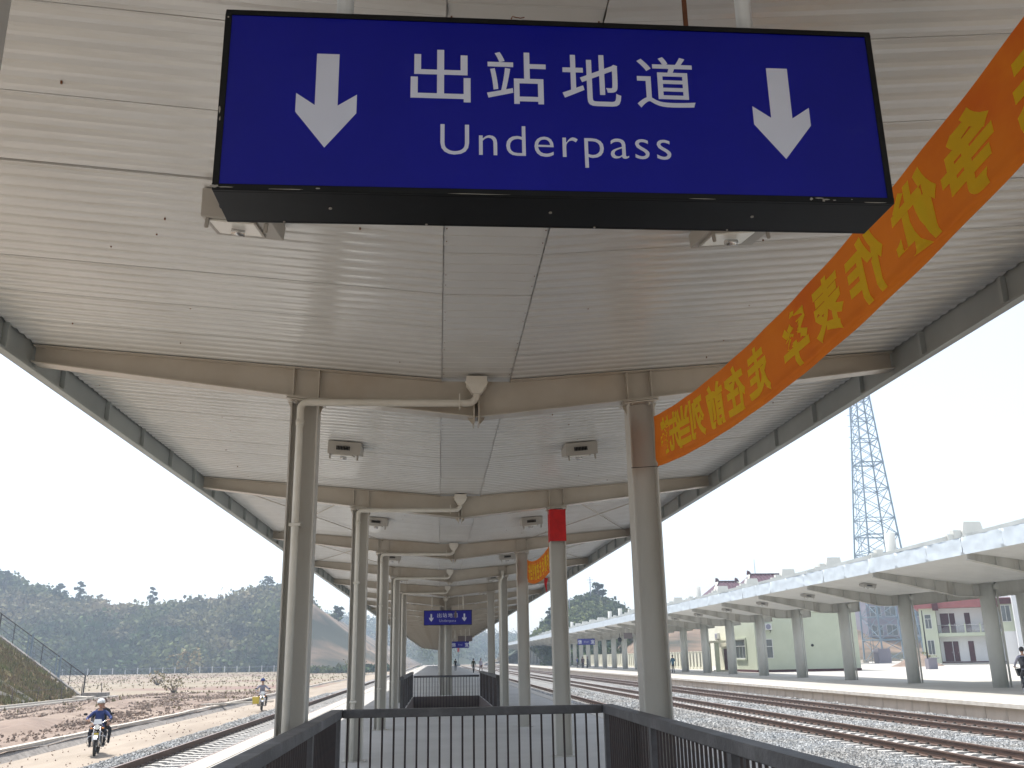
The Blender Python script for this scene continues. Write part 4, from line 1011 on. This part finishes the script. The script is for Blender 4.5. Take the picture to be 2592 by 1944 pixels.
# dry grass and weeds
def tufts(areas,name,mt,label,cat,h=.25,w=.02):
    Vs=[];k=0
    for (x0,x1,y0,y1,n,zf) in areas:
        x=rng.uniform(x0,x1,n); y=rng.uniform(y0,y1,n); z=np.array([zf(a,b) for a,b in zip(x,y)])
        for q in range(4):
            a=rng.uniform(0,2*math.pi,n); hh=h*rng.uniform(.4,1.4,n); l=rng.uniform(-.5,.5,(n,2))*hh[:,None]
            px=x+rng.uniform(-.08,.08,n); py=y+rng.uniform(-.08,.08,n)
            Vs.append(np.stack([np.stack([px-np.cos(a)*w,py-np.sin(a)*w,z],1),np.stack([px+np.cos(a)*w,py+np.sin(a)*w,z],1),np.stack([px+l[:,0],py+l[:,1],z+hh],1)],1).reshape(-1,3))
    V=np.concatenate(Vs); F=np.arange(len(V)).reshape(-1,3)
    tag(link(name,np_mesh(name,V,F,[mt])),label,cat,kind='stuff')
tufts([(-40,-30.8,55,88,9000,zG)],'bank_grass','greengrass','short green and brown grass on the bank at far left','grass',.30,.05)
fz=lambda x,y:-.98
tufts([(-110,-14,110,290,3000,fz),(-27,-14.2,60,100,120,earth)],'dry_grass','drygrass','sparse dry grass over the open field beyond the railway','grass',.22,.06)
def bush(x,y,z,r_,label,mt='drygrass'):
    t=empty('dry_bush',(x,y,z)); m_=MB()
    for k in range(26):
        a=random.uniform(0,6.28); l=random.uniform(.5,1.1)*r_; e=random.uniform(.5,1.4)
        m_.tube([(0,0,0),(math.cos(a)*l*.4,math.sin(a)*l*.4,l*e*.6),(math.cos(a)*l*.8,math.sin(a)*l*.8,l*e)],[.03,.018,.006],4)
    m_.build('stem','trunk',t); V,F=crowns([(0,0,r_*.75)],[r_*.85],150,.07*r_,.7); link('foliage',np_mesh('foliage',V,F,[mt]),t); return tag(t,label,'bush')
bush(-62,250,-1,5.0,'large leafless-looking dry bush in front of the forest hill')
bush(-36,130,-1,1.5,'small dry bush in the middle of the open field')
bush(-24.5,94,-.95,1.2,'low reddish bush by the end of the earthworks'); bush(-20,240,-.9,3.2,'pale green bush at the foot of the cutting slope','greengrass')
bush(58.6,113.5,0,1.3,'green weeds growing on the red earth heap','greengrass')
def pine(x,y,z,h,r_,label,layers=6,seed=1,lean=0):
    rs=random.Random(seed); t=empty('pine_tree',(x,y,z)); m_=MB()
    m_.tube([(0,0,-1),(lean*.4,0,h*.5),(lean,0,h)],[.22,.15,.05],7); m_.build('trunk','trunk',t)
    P=[];Rr=[];bm_=MB()
    for k in range(layers):
        q=.45+.55*k/(layers-1); a=rs.uniform(0,6.28); l=r_*(1.15-q*.75)*rs.uniform(.6,1.1)
        for s in (0,math.pi*rs.uniform(.7,1.3)):
            c=(math.cos(a+s)*l+lean*q,math.sin(a+s)*l,h*q+.3); c=(c[0],c[1],c[2]+rs.uniform(-.5,.5)); P.append(c); Rr.append(rs.uniform(.28,.6)*r_*(1.2-q*.5)); bm_.tube([(lean*q,0,h*q-.5),c],[.07,.03],5)
    bm_.build('limb','trunk',t); V,F=crowns(P,Rr,60,.26,.5); link('crown',np_mesh('crown',V,F,['leafdark']),t); return tag(t,label,'tree','pines standing on the ridges')
for i,(x,y,z,h,r_,lab) in enumerate([(-129,340,19.5,8.5,2.9,'left of two tall pines on the left ridge skyline'),(-123.5,340,19,9.5,2.6,'right of two tall pines on the left ridge skyline'),
   (-148,340,25,7.5,2.4,'small pine on the left ridge near the picture edge'),(-99,342,17.5,9,1.9,'thin sparse pine alone in the dip of the left ridge'),
   (-60.5,342,23.5,6.8,3.0,'flat-topped pine beside the nearest left column'),(-30.5,300,12.5,4.8,2.0,'umbrella-shaped pine on the top of the bare cutting slope'),(-25,300,11,3.6,1.6,'smaller pine right of the umbrella-shaped one on the cutting'),
   (43.0,256,15.2,5.0,2.2,'dark pine beside the pole on the rounded hill'),(29,245,7.5,5.5,1.6,'slim pine at the left foot of the rounded hill'),(31.5,246,9,4.8,1.4,'pointed pine just right of the slim one on the hill foot'),(-17.5,300,8,3.0,1.3,'little pine low on the cutting slope edge')]):
    pine(x,y,z,h,r_,lab,seed=i+3,lean=(-.5,.6,.3,.2,.8,0,.2,.4,0,.1,0)[i])
t=tag(empty('utility_pole',(40.4,252,15.0)),'tall utility pole on top of the rounded hill','pole')
b=MB(); b.tube([(0,0,0),(0,0,7.2)],[.16,.10],6); b.build('shaft','greyc',t); b=MB(); b.bar((-.8,0,6.4),(.8,0,6.4),.12); b.build('crossarm','greyc',t); b=MB(); b.bar((-.5,0,5.7),(.5,0,5.7),.1); b.build('crossarm','greyc',t)
t=tag(empty('utility_pole',(34.4,250,12.5)),'short T-shaped pole on the left shoulder of the rounded hill','pole')
b=MB(); b.tube([(0,0,0),(0,0,4.0)],.10,6); b.build('shaft','greyc',t); b=MB(); b.bar((-1.6,0,3.7),(1.8,0,3.7),.12); b.build('crossarm','greyc',t)
t=tag(empty('signal_mast',(7.0,330,-.5)),'railway signal mast with red head beyond the platform end','signal')
b=MB(); b.tube([(0,0,0),(0,0,5.3)],.12,8); b.build('mast','lattice',t); b=MB(); b.box(-.35,.35,-.25,.1,4.6,6.0); b.build('signal_head','redlamp',t); b=MB(); b.box(-.7,.7,-.4,.4,0,.5); b.build('base','lattice',t)

# ============================================================ people and cycles
def skin_body(name,J,E_,rad,colf,mats,parent=None,sub=2):
    me=bpy.data.meshes.new(name); keys=list(J); idx={k:i for i,k in enumerate(keys)}
    me.from_pydata([J[k] for k in keys],[(idx[a],idx[b]) for a,b in E_],[]); me.update()
    o=link(name,me,parent)
    sk=o.modifiers.new('skin','SKIN'); 
    lay=me.skin_vertices[0].data if me.skin_vertices else None
    if lay is None:
        bm=bmesh.new(); bm.from_mesh(me); bm.verts.layers.skin.verify(); bm.to_mesh(me); bm.free(); lay=me.skin_vertices[0].data
    for k in keys:
        r_=rad[k]; lay[idx[k]].radius=(r_,r_) if not isinstance(r_,tuple) else r_; lay[idx[k]].use_root=(k=='pelvis')
    sk.use_smooth_shade=True; s=o.modifiers.new('sub','SUBSURF'); s.levels=sub; s.render_levels=sub
    dg=bpy.context.evaluated_depsgraph_get(); dg.update(); m2=bpy.data.meshes.new_from_object(o.evaluated_get(dg),depsgraph=dg); o.modifiers.clear(); o.data=m2
    m2.materials.clear()
    for m in mats: m2.materials.append(M[m])
    for p in m2.polygons: p.material_index=colf(p.center); p.use_smooth=True
    return o
def hand(parent,wrist,tip,side,curl=.5,mt='skin',thumb_dir=None):
    w=Vector(wrist);d=(Vector(tip)-w).normalized(); u=d.cross(Vector((0,0,1))); u=u.normalized() if u.length>.1 else Vector((1,0,0)); n_=u.cross(d).normalized()
    m_=MB(); m_.hexa([w-u*.03-n_*.014,w+u*.03-n_*.014,w+d*.085+u*.042-n_*.012,w+d*.085-u*.042-n_*.012,w-u*.03+n_*.014,w+u*.03+n_*.014,w+d*.085+u*.042+n_*.012,w+d*.085-u*.042+n_*.012])
    for i,l in enumerate((.062,.075,.070,.055)):
        b=w+d*.08+u*(-.031+i*.0207); k=b+d*l*.5-n_*l*.15*curl; e=k+d*l*.45*(1-curl*.6)-n_*l*.6*curl; m_.tube([b,k,e],[.0095,.009,.0075],6)
    b=w+d*.025+u*.035*side; m_.tube([b,b+d*.03+u*.03*side,b+d*.06+u*.03*side-n_*.01],[.012,.010,.008],6)
    return m_.build('hand',mt,parent)
def head(parent,c,yaw,hairmt='hair',helmet=None,long=False,cap=False,r=.098,tilt=0):
    # face looks along local -Y before yaw
    e=empty('head',c,yaw); e.parent=parent; 
    m_=MB(); n=16
    for i in range(13):
        th=math.pi*i/12; z=math.cos(th)*.125; ww=math.sin(th)**.8
        for j in range(n):
            a=2*math.pi*j/n; jaw=1-.28*max(0,-math.cos(th)) ; x=math.cos(a)*.078*ww*jaw; y=math.sin(a)*.098*ww*(jaw if math.sin(a)>0 else 1-.12*max(0,-math.cos(th)))
            m_.v.append((x,y,z))
    for i in range(12):
        for j in range(n): m_.f.append((i*n+j,(i+1)*n+j,(i+1)*n+(j+1)%n,i*n+(j+1)%n)); m_.m.append(0); m_.sm.append(True)
    m_.hexa([(-.016,-.098,-.025),(.016,-.098,-.025),(.012,-.085,-.03),(-.012,-.085,-.03),(-.007,-.092,.02),(.007,-.092,.02),(.006,-.085,.02),(-.006,-.085,.02)])
    for s in (-1,1): m_.sphere((s*.080,.005,-.01),.026,8,sc=(.35,.7,1.1))
    fo=m_.build('face','skin',e)
    m_=MB()
    for s in (-1,1): m_.sphere((s*.030,-.086,.012),.010,8,sc=(1.2,.5,.7))
    m_.build('eye','hair',e); m_=MB(); m_.box(-.022,.022,-.094,-.088,-.062,-.054); m_.build('mouth','red',e)
    m_=MB(); m_.sphere((0,.012,.028),.108,16,sc=(.86,1.0,1.0)); 
    if helmet:
        h_=MB(); h_.sphere((0,.01,.04),.135,18,sc=(.95,1.1,.98)); o=h_.build('helmet',helmet,e)
        for v in o.data.vertices:
            if v.co.z<.02: v.co.z=.02+(v.co.z-.02)*.15
        v_=MB(); v_.hexa([(-.10,-.13,.015),(.10,-.13,.015),(.09,-.06,.03),(-.09,-.06,.03),(-.08,-.155,.022),(.08,-.155,.022),(.09,-.06,.04),(-.09,-.06,.04)]); v_.build('visor','black',o)
    else:
        o=m_.build('hair',hairmt,e)
        for v in o.data.vertices:
            if v.co.y<-.035 and v.co.z<.075: v.co.y=-.035+(v.co.y+.035)*.2
            if v.co.z<-.05 and not long: v.co.z=-.05
    return e
STD={'pelvis':(0,0,.93),'belly':(0,0,1.08),'chest':(0,.0,1.28),'neckb':(0,0,1.43),'neck':(0,0,1.50),'headb':(0,-.01,1.56)}
def person(loc,rz,label,top,bottom,pose='walk',skinm='skin',helmet=None,shoes='blackc',hm=1.0,hair='hair',long=False,group=None,top_skirt=False):
    t=empty('person',loc,rz); t.scale=(hm,)*3
    J=dict(STD)
    if pose=='walk':
        J.update(hipL=(.09,0,.90),kneeL=(.10,-.16,.50),ankL=(.10,-.22,.09),toeL=(.11,-.36,.04),hipR=(-.09,0,.90),kneeR=(-.10,.02,.49),ankR=(-.10,.28,.13),toeR=(-.10,.19,.03),
                 shL=(.17,0,1.40),elL=(.24,.10,1.14),wrL=(.24,.04,.90),shR=(-.17,0,1.40),elR=(-.24,-.03,1.13),wrR=(-.24,-.18,.92))
    elif pose=='stand':
        J.update(hipL=(.09,0,.90),kneeL=(.11,-.01,.49),ankL=(.12,.02,.09),toeL=(.14,-.13,.03),hipR=(-.09,0,.90),kneeR=(-.10,-.03,.49),ankR=(-.10,.02,.09),toeR=(-.12,-.13,.03),
                 shL=(.17,0,1.40),elL=(.25,.03,1.12),wrL=(.22,-.08,.90),shR=(-.17,0,1.40),elR=(-.27,-.05,1.15),wrR=(-.20,-.20,1.32))
    elif pose=='ride':   # sitting on a motorcycle: pelvis at seat height
        J={k:(v[0],v[1]-(.06 if k in('chest','neckb','neck','headb') else 0),v[2]-.12) for k,v in STD.items()}
        J.update(hipL=(.10,-.02,.80),kneeL=(.24,-.40,.68),ankL=(.20,-.28,.32),toeL=(.21,-.42,.27),hipR=(-.10,-.02,.80),kneeR=(-.24,-.40,.68),ankR=(-.20,-.28,.32),toeR=(-.21,-.42,.27),
                 shL=(.19,-.05,1.27),elL=(.36,-.24,1.10),wrL=(.31,-.52,1.07),shR=(-.19,-.05,1.27),elR=(-.36,-.24,1.10),wrR=(-.31,-.52,1.07))
    elif pose=='pillion':
        J={k:(v[0],v[1]-.02,v[2]-.08) for k,v in STD.items()}
        J.update(hipL=(.11,-.02,.84),kneeL=(.30,-.36,.74),ankL=(.27,-.24,.36),toeL=(.28,-.38,.32),hipR=(-.11,-.02,.84),kneeR=(-.30,-.36,.74),ankR=(-.27,-.24,.36),toeR=(-.28,-.38,.32),
                 shL=(.18,0,1.31),elL=(.30,-.10,1.06),wrL=(.24,-.30,.93),shR=(-.18,0,1.31),elR=(-.30,-.10,1.06),wrR=(-.24,-.30,.93))
    elif pose=='cycle':
        J={k:(v[0],v[1]-(.16 if k in('chest','neckb','neck','headb') else (.08 if k=='belly' else 0)),v[2]-.03) for k,v in STD.items()}
        J.update(hipL=(.09,0,.87),kneeL=(.11,-.38,.66),ankL=(.11,-.22,.30),toeL=(.12,-.36,.25),hipR=(-.09,0,.87),kneeR=(-.11,-.30,.50),ankR=(-.11,-.14,.14),toeR=(-.12,-.28,.10),
                 shL=(.18,-.16,1.37),elL=(.26,-.34,1.14),wrL=(.26,-.56,1.02),shR=(-.18,-.16,1.37),elR=(-.26,-.34,1.14),wrR=(-.26,-.56,1.02))
    E_=[('pelvis','belly'),('belly','chest'),('chest','neckb'),('neckb','neck'),('neck','headb')]
    for s in 'LR': E_+=[('pelvis','hip'+s),('hip'+s,'knee'+s),('knee'+s,'ank'+s),('ank'+s,'toe'+s),('neckb','sh'+s),('sh'+s,'el'+s),('el'+s,'wr'+s)]
    rad={'pelvis':(.15,.115),'belly':(.135,.10),'chest':(.165,.115),'neckb':(.10,.08),'neck':.052,'headb':.05}
    for s in 'LR': rad.update({'hip'+s:.088,'knee'+s:.060,'ank'+s:.042,'toe'+s:.036,'sh'+s:.062,'el'+s:.046,'wr'+s:.030})
    pz=J['pelvis'][2]; nz=J['neckb'][2]+.02
    wl=Vector(J['wrL']); wr=Vector(J['wrR']); legs=[(Vector(J['ank'+s]),Vector(J['toe'+s])) for s in 'LR']
    knees=[Vector(J['knee'+s]) for s in 'LR']; els=[Vector(J['el'+s]) for s in 'LR']
    def colf(c):
        if min((c-a).length for a in knees)<.3 and c.z<pz and min((c-w_).length for w_ in (wl,wr))>.09:
            if any((c-a).length<.06 or (c-b_).length<.10 for a,b_ in legs): return 2
            return 1
        if any((c-a).length<.07 or (c-b_).length<.10 for a,b_ in legs): return 2
        if (c-wl).length<.035 or (c-wr).length<.035: return 3
        if c.z>nz and abs(c.x)<.08: return 3
        if abs(c.x)<.22 and c.z>pz+.02: return 0
        if min((c-a).length for a in els)<.33 and c.z>pz-.1: return 0
        return 1 if c.z<pz+.02 else 0
    skin_body('body',J,E_,rad,colf,[top,bottom,shoes,skinm],t)
    hb=Vector(J['headb']); head(t,hb+Vector((0,-.015,.10)),0,hair,helmet,long)
    for s,w_,el in ((1,wl,els[0]),(-1,wr,els[1])):
        dr=(w_-el).normalized()
        if pose in('ride','cycle'): dr=Vector((-s*.35,-.9,-.1)).normalized()
        hand(t,w_,w_+dr,-s,.9 if pose in('ride','cycle') else .45)
    return tag(t,label,'person',group)
def wheel(t,c,r_,tw,axis='x',spokes=12,name='wheel'):
    w=empty(name,c); w.parent=t
    m_=MB(); n=28; k=10
    def tor(m_,R0,rr,n,k,mi=0):
        b=len(m_.v)
        for i in range(n):
            a=2*math.pi*i/n
            for j in range(k): q=2*math.pi*j/k; m_.v.append((rr*math.sin(q),(R0+rr*math.cos(q))*math.cos(a),(R0+rr*math.cos(q))*math.sin(a)))
        for i in range(n):
            for j in range(k): m_.f.append((b+i*k+j,b+((i+1)%n)*k+j,b+((i+1)%n)*k+(j+1)%k,b+i*k+(j+1)%k)); m_.m.append(mi); m_.sm.append(True)
    tor(m_,r_-tw,tw,n,k); m_.build('tyre','rubber',w)
    m_=MB(); tor(m_,r_-tw*2.1,tw*.35,n,6); m_.tube([(-.05,0,0),(.05,0,0)],.03,8)
    for i in range(spokes): a=2*math.pi*i/spokes; m_.tube([(0,0,0),(0,(r_-tw*2.1)*math.cos(a),(r_-tw*2.1)*math.sin(a))],.004 if tw<.03 else .008,4)
    m_.build('rim','chrome',w); return w
def motorcycle(loc,rz,label,box=False):
    t=empty('motorcycle',loc,rz)    # front towards -Y
    wheel(t,(0,-.66,.30),.30,.042); wheel(t,(0,.62,.30),.30,.048)
    m_=MB()
    for s in (-1,1): m_.tube([(s*.09,-.66,.30),(s*.09,-.42,.86)],[.028,.022],10)
    m_.build('front_fork','chrome',t)
    m_=MB(); pts=[(0,-.66+.345*math.sin(a),.30+.345*math.cos(a)) for a in np.linspace(-.9,1.0,9)]
    for a,b_ in zip(pts,pts[1:]): m_.bar(a,b_,.11,.012)
    m_.build('front_mudguard','chrome',t)
    m_=MB(); pts=[(0,.62+.36*math.sin(a),.30+.36*math.cos(a)) for a in np.linspace(-.5,1.5,9)]
    for a,b_ in zip(pts,pts[1:]): m_.bar(a,b_,.15,.014)
    m_.build('rear_mudguard','bikepaint',t)
    m_=MB(); m_.sphere((0,-.16,.84),.2,14,sc=(.75,1.25,.62)); m_.build('fuel_tank','bikepaint',t)
    m_=MB(); m_.hexa([(-.12,.02,.74),(.12,.02,.74),(.10,.78,.80),(-.10,.78,.80),(-.13,.02,.81),(.13,.02,.81),(.12,.78,.89),(-.12,.78,.89)]); m_.build('seat','black',t,bevel=.02)
    m_=MB(); m_.box(-.14,.14,-.20,.14,.28,.50); m_.box(-.09,.09,-.28,-.06,.46,.68)
    for k in range(6): m_.box(-.12,.12,-.30,-.04,.48+k*.035,.49+k*.035)
    m_.build('engine','engine',t)
    m_=MB(); m_.tube([(0,-.40,.86),(0,-.24,.50),(0,.10,.34),(0,.40,.45),(0,.55,.75),(0,.0,.78),(0,-.36,.82)],.022,8); m_.tube([(0,.30,.42),(.1,.62,.30)],.018,6); m_.tube([(0,.30,.42),(-.1,.62,.30)],.018,6); m_.build('frame','black',t)
    m_=MB(); m_.tube([(-.36,-.34,1.06),(-.26,-.40,1.06),(-.12,-.42,.98),(.12,-.42,.98),(.26,-.40,1.06),(.36,-.34,1.06)],.013,8); m_.build('handlebar','chrome',t)
    hl=MB(); hl.sphere((0,-.50,.87),.085,14,sc=(1,.85,1)); h_=hl.build('headlight','chrome',t); g_=MB(); g_.tube([(0,-.566,.87),(0,-.578,.87)],.076,18); g_.build('lens','lens',h_)
    m_=MB(); m_.hexa([(-.13,-.56,.96),(.13,-.56,.96),(.13,-.48,.96),(-.13,-.48,.96),(-.10,-.50,1.10),(.10,-.50,1.10),(.10,-.46,1.10),(-.10,-.46,1.10)]); m_.build('windshield','helmet',t)
    for s in (-1,1):
        m_=MB(); m_.sphere((s*.17,-.50,.83),.034,10,sc=(1.2,.8,.8)); m_.tube([(s*.08,-.46,.84),(s*.15,-.49,.83)],.008,6); m_.build('indicator','amber',t)
        m_=MB(); m_.tube([(s*.27,-.40,1.07),(s*.36,-.42,1.24)],.006,6); m_.sphere((s*.39,-.43,1.26),.05,10,sc=(1.3,.35,.8)); m_.build('mirror','black',t)
        m_=MB(); m_.tube([(s*.05,-.30,.62),(s*.24,-.36,.58),(s*.30,-.34,.42),(s*.22,-.30,.26),(s*.05,-.24,.28)],.014,8); m_.build('crash_bar','chrome',t)
        m_=MB(); m_.tube([(s*.14,.02,.28),(s*.30,.02,.28)],.014,6); m_.build('footrest','rubber',t)
    m_=MB(); m_.tube([(.09,-.22,.50),(.12,-.30,.32),(.14,0,.24),(.15,.5,.28),(.15,.8,.34)],[.02,.02,.02,.038,.038],8); m_.build('exhaust','chrome',t)
    MB().box(-.07,.07,-.70,-.685,.62,.70).build('plate','yellowp',t)
    return tag(t,label,'motorcycle')
mz=-.84; mrz=R(14)
mo=motorcycle((-10.15,30.8,mz),mrz,'dark motorcycle with chrome headlight riding toward the camera on the dirt road')
def along(p,rz,d): return (p[0]-math.sin(rz)*d*-1*-1, p[1]+math.cos(rz)*d, p[2])
person((-10.15-math.sin(mrz)*.12,30.8+math.cos(mrz)*.12,mz+.01),mrz,'rider in a navy jacket and white helmet driving the nearer motorcycle','navy','blackc','ride',helmet='helmet')
person((-10.15-math.sin(mrz)*.48+.04,30.8+math.cos(mrz)*.48,mz+.02),mrz,'passenger in dark clothes seated behind the white-helmeted rider','blackc','blackc','pillion',hair='hair')
mo.scale=(.93,)*3
for o in [x for x in bpy.data.objects if x.get('category')=='person']: o.scale=(.93,)*3
mo2=copy_tree(mo); mo2.location=(-9.75,56,mz); mo2.rotation_euler=(0,0,R(12)); mo2['label']='distant motorcycle half hidden by the nearest left column'
bs_=MB(); bs_.hexa([(-.15,-.12,0),(.15,-.12,0),(.15,.12,0),(-.15,.12,0),(-.18,-.14,.36),(.18,-.14,.36),(.18,.14,.36),(-.18,.14,.36)]); tag(bs_.build('pannier','yellowp',loc=(-9.9,55.0,mz+.40)),'yellow load hanging on the distant motorcycle','load')
person((-9.78,56.15,mz+.01),R(12),'rider in pale blue on the distant motorcycle by the left column','greyc','blackc','ride',helmet='navy')
person((2.75,150,0),R(175),'person in black walking away alone near the canopy centre line','blackc','blackc','walk')
person((4.55,124,0),R(160),'person in dark olive coat walking on the platform, left of a pair','olive','blackc','walk')
person((5.65,128,0),R(20),'person in a pale top walking on the platform, right of a pair','pale','maroon','walk')
person((23.6,96.8,0),R(200),'person in a teal shirt standing on the far platform with one hand raised','teal','blackc','stand')
for i,(dx,dy,top,lab) in enumerate([(0,0,'maroon','person in a dark red top in the waiting group under the far name sign'),(.9,.6,'blackc','person in black at the right of the waiting group on the far platform'),(-.8,.5,'navy','person in navy at the left of the waiting group on the far platform'),(.3,1.4,'blackc','person in black at the back of the waiting group on the far platform')]):
    person((23.6+dx,158+dy,0),R(200+i*40),lab,top,'blackc','stand')
# luggage cart in front of the group
t=tag(empty('luggage_cart',(23.4,156.6,0)),'dark luggage cart standing in front of the waiting group','cart')
MB().box(-.9,.9,-.4,.4,.45,.55).build('deck','engine',t); m_=MB(); m_.tube([(.9,-.35,.5),(.9,-.35,1.2),(.9,.35,1.2),(.9,.35,.5)],.03,6); m_.build('push_handle','engine',t)
for sx in (-.65,.65): wheel(t,(sx,0,.22),.22,.04,spokes=6)
person((24.4,226,0),R(10),'distant dark figure near the far end of the far platform','blackc','blackc','stand')
# bicycle at the right edge
def bicycle(loc,rz,label):
    t=empty('bicycle',loc,rz)
    wheel(t,(0,-.55,.33),.33,.018,spokes=20); wheel(t,(0,.52,.33),.33,.018,spokes=20)
    m_=MB()
    for a,b_ in (((0,-.36,.86),(0,0,.30)),((0,-.38,.78),(0,.18,.80)),((0,.20,.88),(0,0,.30)),((0,0,.30),(.05,.52,.33)),((0,0,.30),(-.05,.52,.33)),((0,.18,.80),(.05,.52,.33)),((0,.18,.80),(-.05,.52,.33)),((.045,-.40,.72),(.045,-.55,.33)),((-.045,-.40,.72),(-.045,-.55,.33)),((0,-.34,.98),(0,-.40,.70))): m_.tube([a,b_],.014,8)
    m_.build('frame','black',t)
    m_=MB(); m_.tube([(-.28,-.20,1.02),(-.2,-.34,1.04),(0,-.36,1.0),(.2,-.34,1.04),(.28,-.20,1.02)],.012,8); m_.build('handlebar','chrome',t)
    m_=MB(); m_.sphere((0,.24,.92),.12,12,sc=(.7,1.1,.35)); m_.build('saddle','black',t)
    m_=MB(); m_.hexa([(-.14,-.72,.72),(.14,-.72,.72),(.14,-.46,.72),(-.14,-.46,.72),(-.19,-.80,1.0),(.19,-.80,1.0),(.19,-.44,1.0),(-.19,-.44,1.0)]); m_.build('basket','black',t)
    m_=MB(); m_.tube([(0,0,.30),(.09,0,.30),(.09,.06,.14),(.16,.06,.14)],.010,6); m_.build('crank','chrome',t); m_=MB(); m_.tube([(0,0,.30),(-.09,0,.30),(-.09,-.06,.46),(-.16,-.06,.46)],.010,6); m_.build('crank','chrome',t)
    m_=MB(); m_.box(-.07,.07,.35,.85,.72,.74); m_.build('rear_rack','yellowp',t)
    m_=MB(); pts=[(0,-.55+.36*math.sin(a),.33+.36*math.cos(a)) for a in np.linspace(-1.2,.9,9)]
    for a,b_ in zip(pts,pts[1:]): m_.bar(a,b_,.05,.006)
    m_.build('mudguard','lattice',t)
    return tag(t,label,'bicycle')
brz=R(160)
bicycle((22.55,36.1,0),brz,'dark bicycle with a front basket at the right edge of the far platform')
c,s=math.cos(brz),math.sin(brz)
person((22.55-s*.16,36.1+c*.16,.06),brz,'cyclist in a dark vest with grey sleeves at the right edge','greyc','blackc','cycle')
v=MB(); v.tube([(0,-.02,.93),(0,-.07,1.08),(0,-.15,1.27),(0,-.16,1.38)],[.175,.165,.19,.13],14); 
o=v.build('vest','blackc'); o.parent=[x for x in bpy.data.objects if x.get('label','').startswith('cyclist')][0]

# ============================================================ haze
hz=MB(); hz.box(-560,600,-30,1150,-2.9,90); ho=hz.build('haze','dark'); ho.data.materials.clear()
hm_=bpy.data.materials.new('haze_air'); hm_.use_nodes=True; n=hm_.node_tree; n.nodes.clear(); out=n.nodes.new('ShaderNodeOutputMaterial'); pv=n.nodes.new('ShaderNodeVolumePrincipled')
pv.inputs['Color'].default_value=(.74,.86,1,1); pv.inputs['Density'].default_value=.0009; pv.inputs['Anisotropy'].default_value=.2
n.links.new(pv.outputs[0],out.inputs['Volume']); ho.data.materials.append(hm_); ho['kind']='stuff'
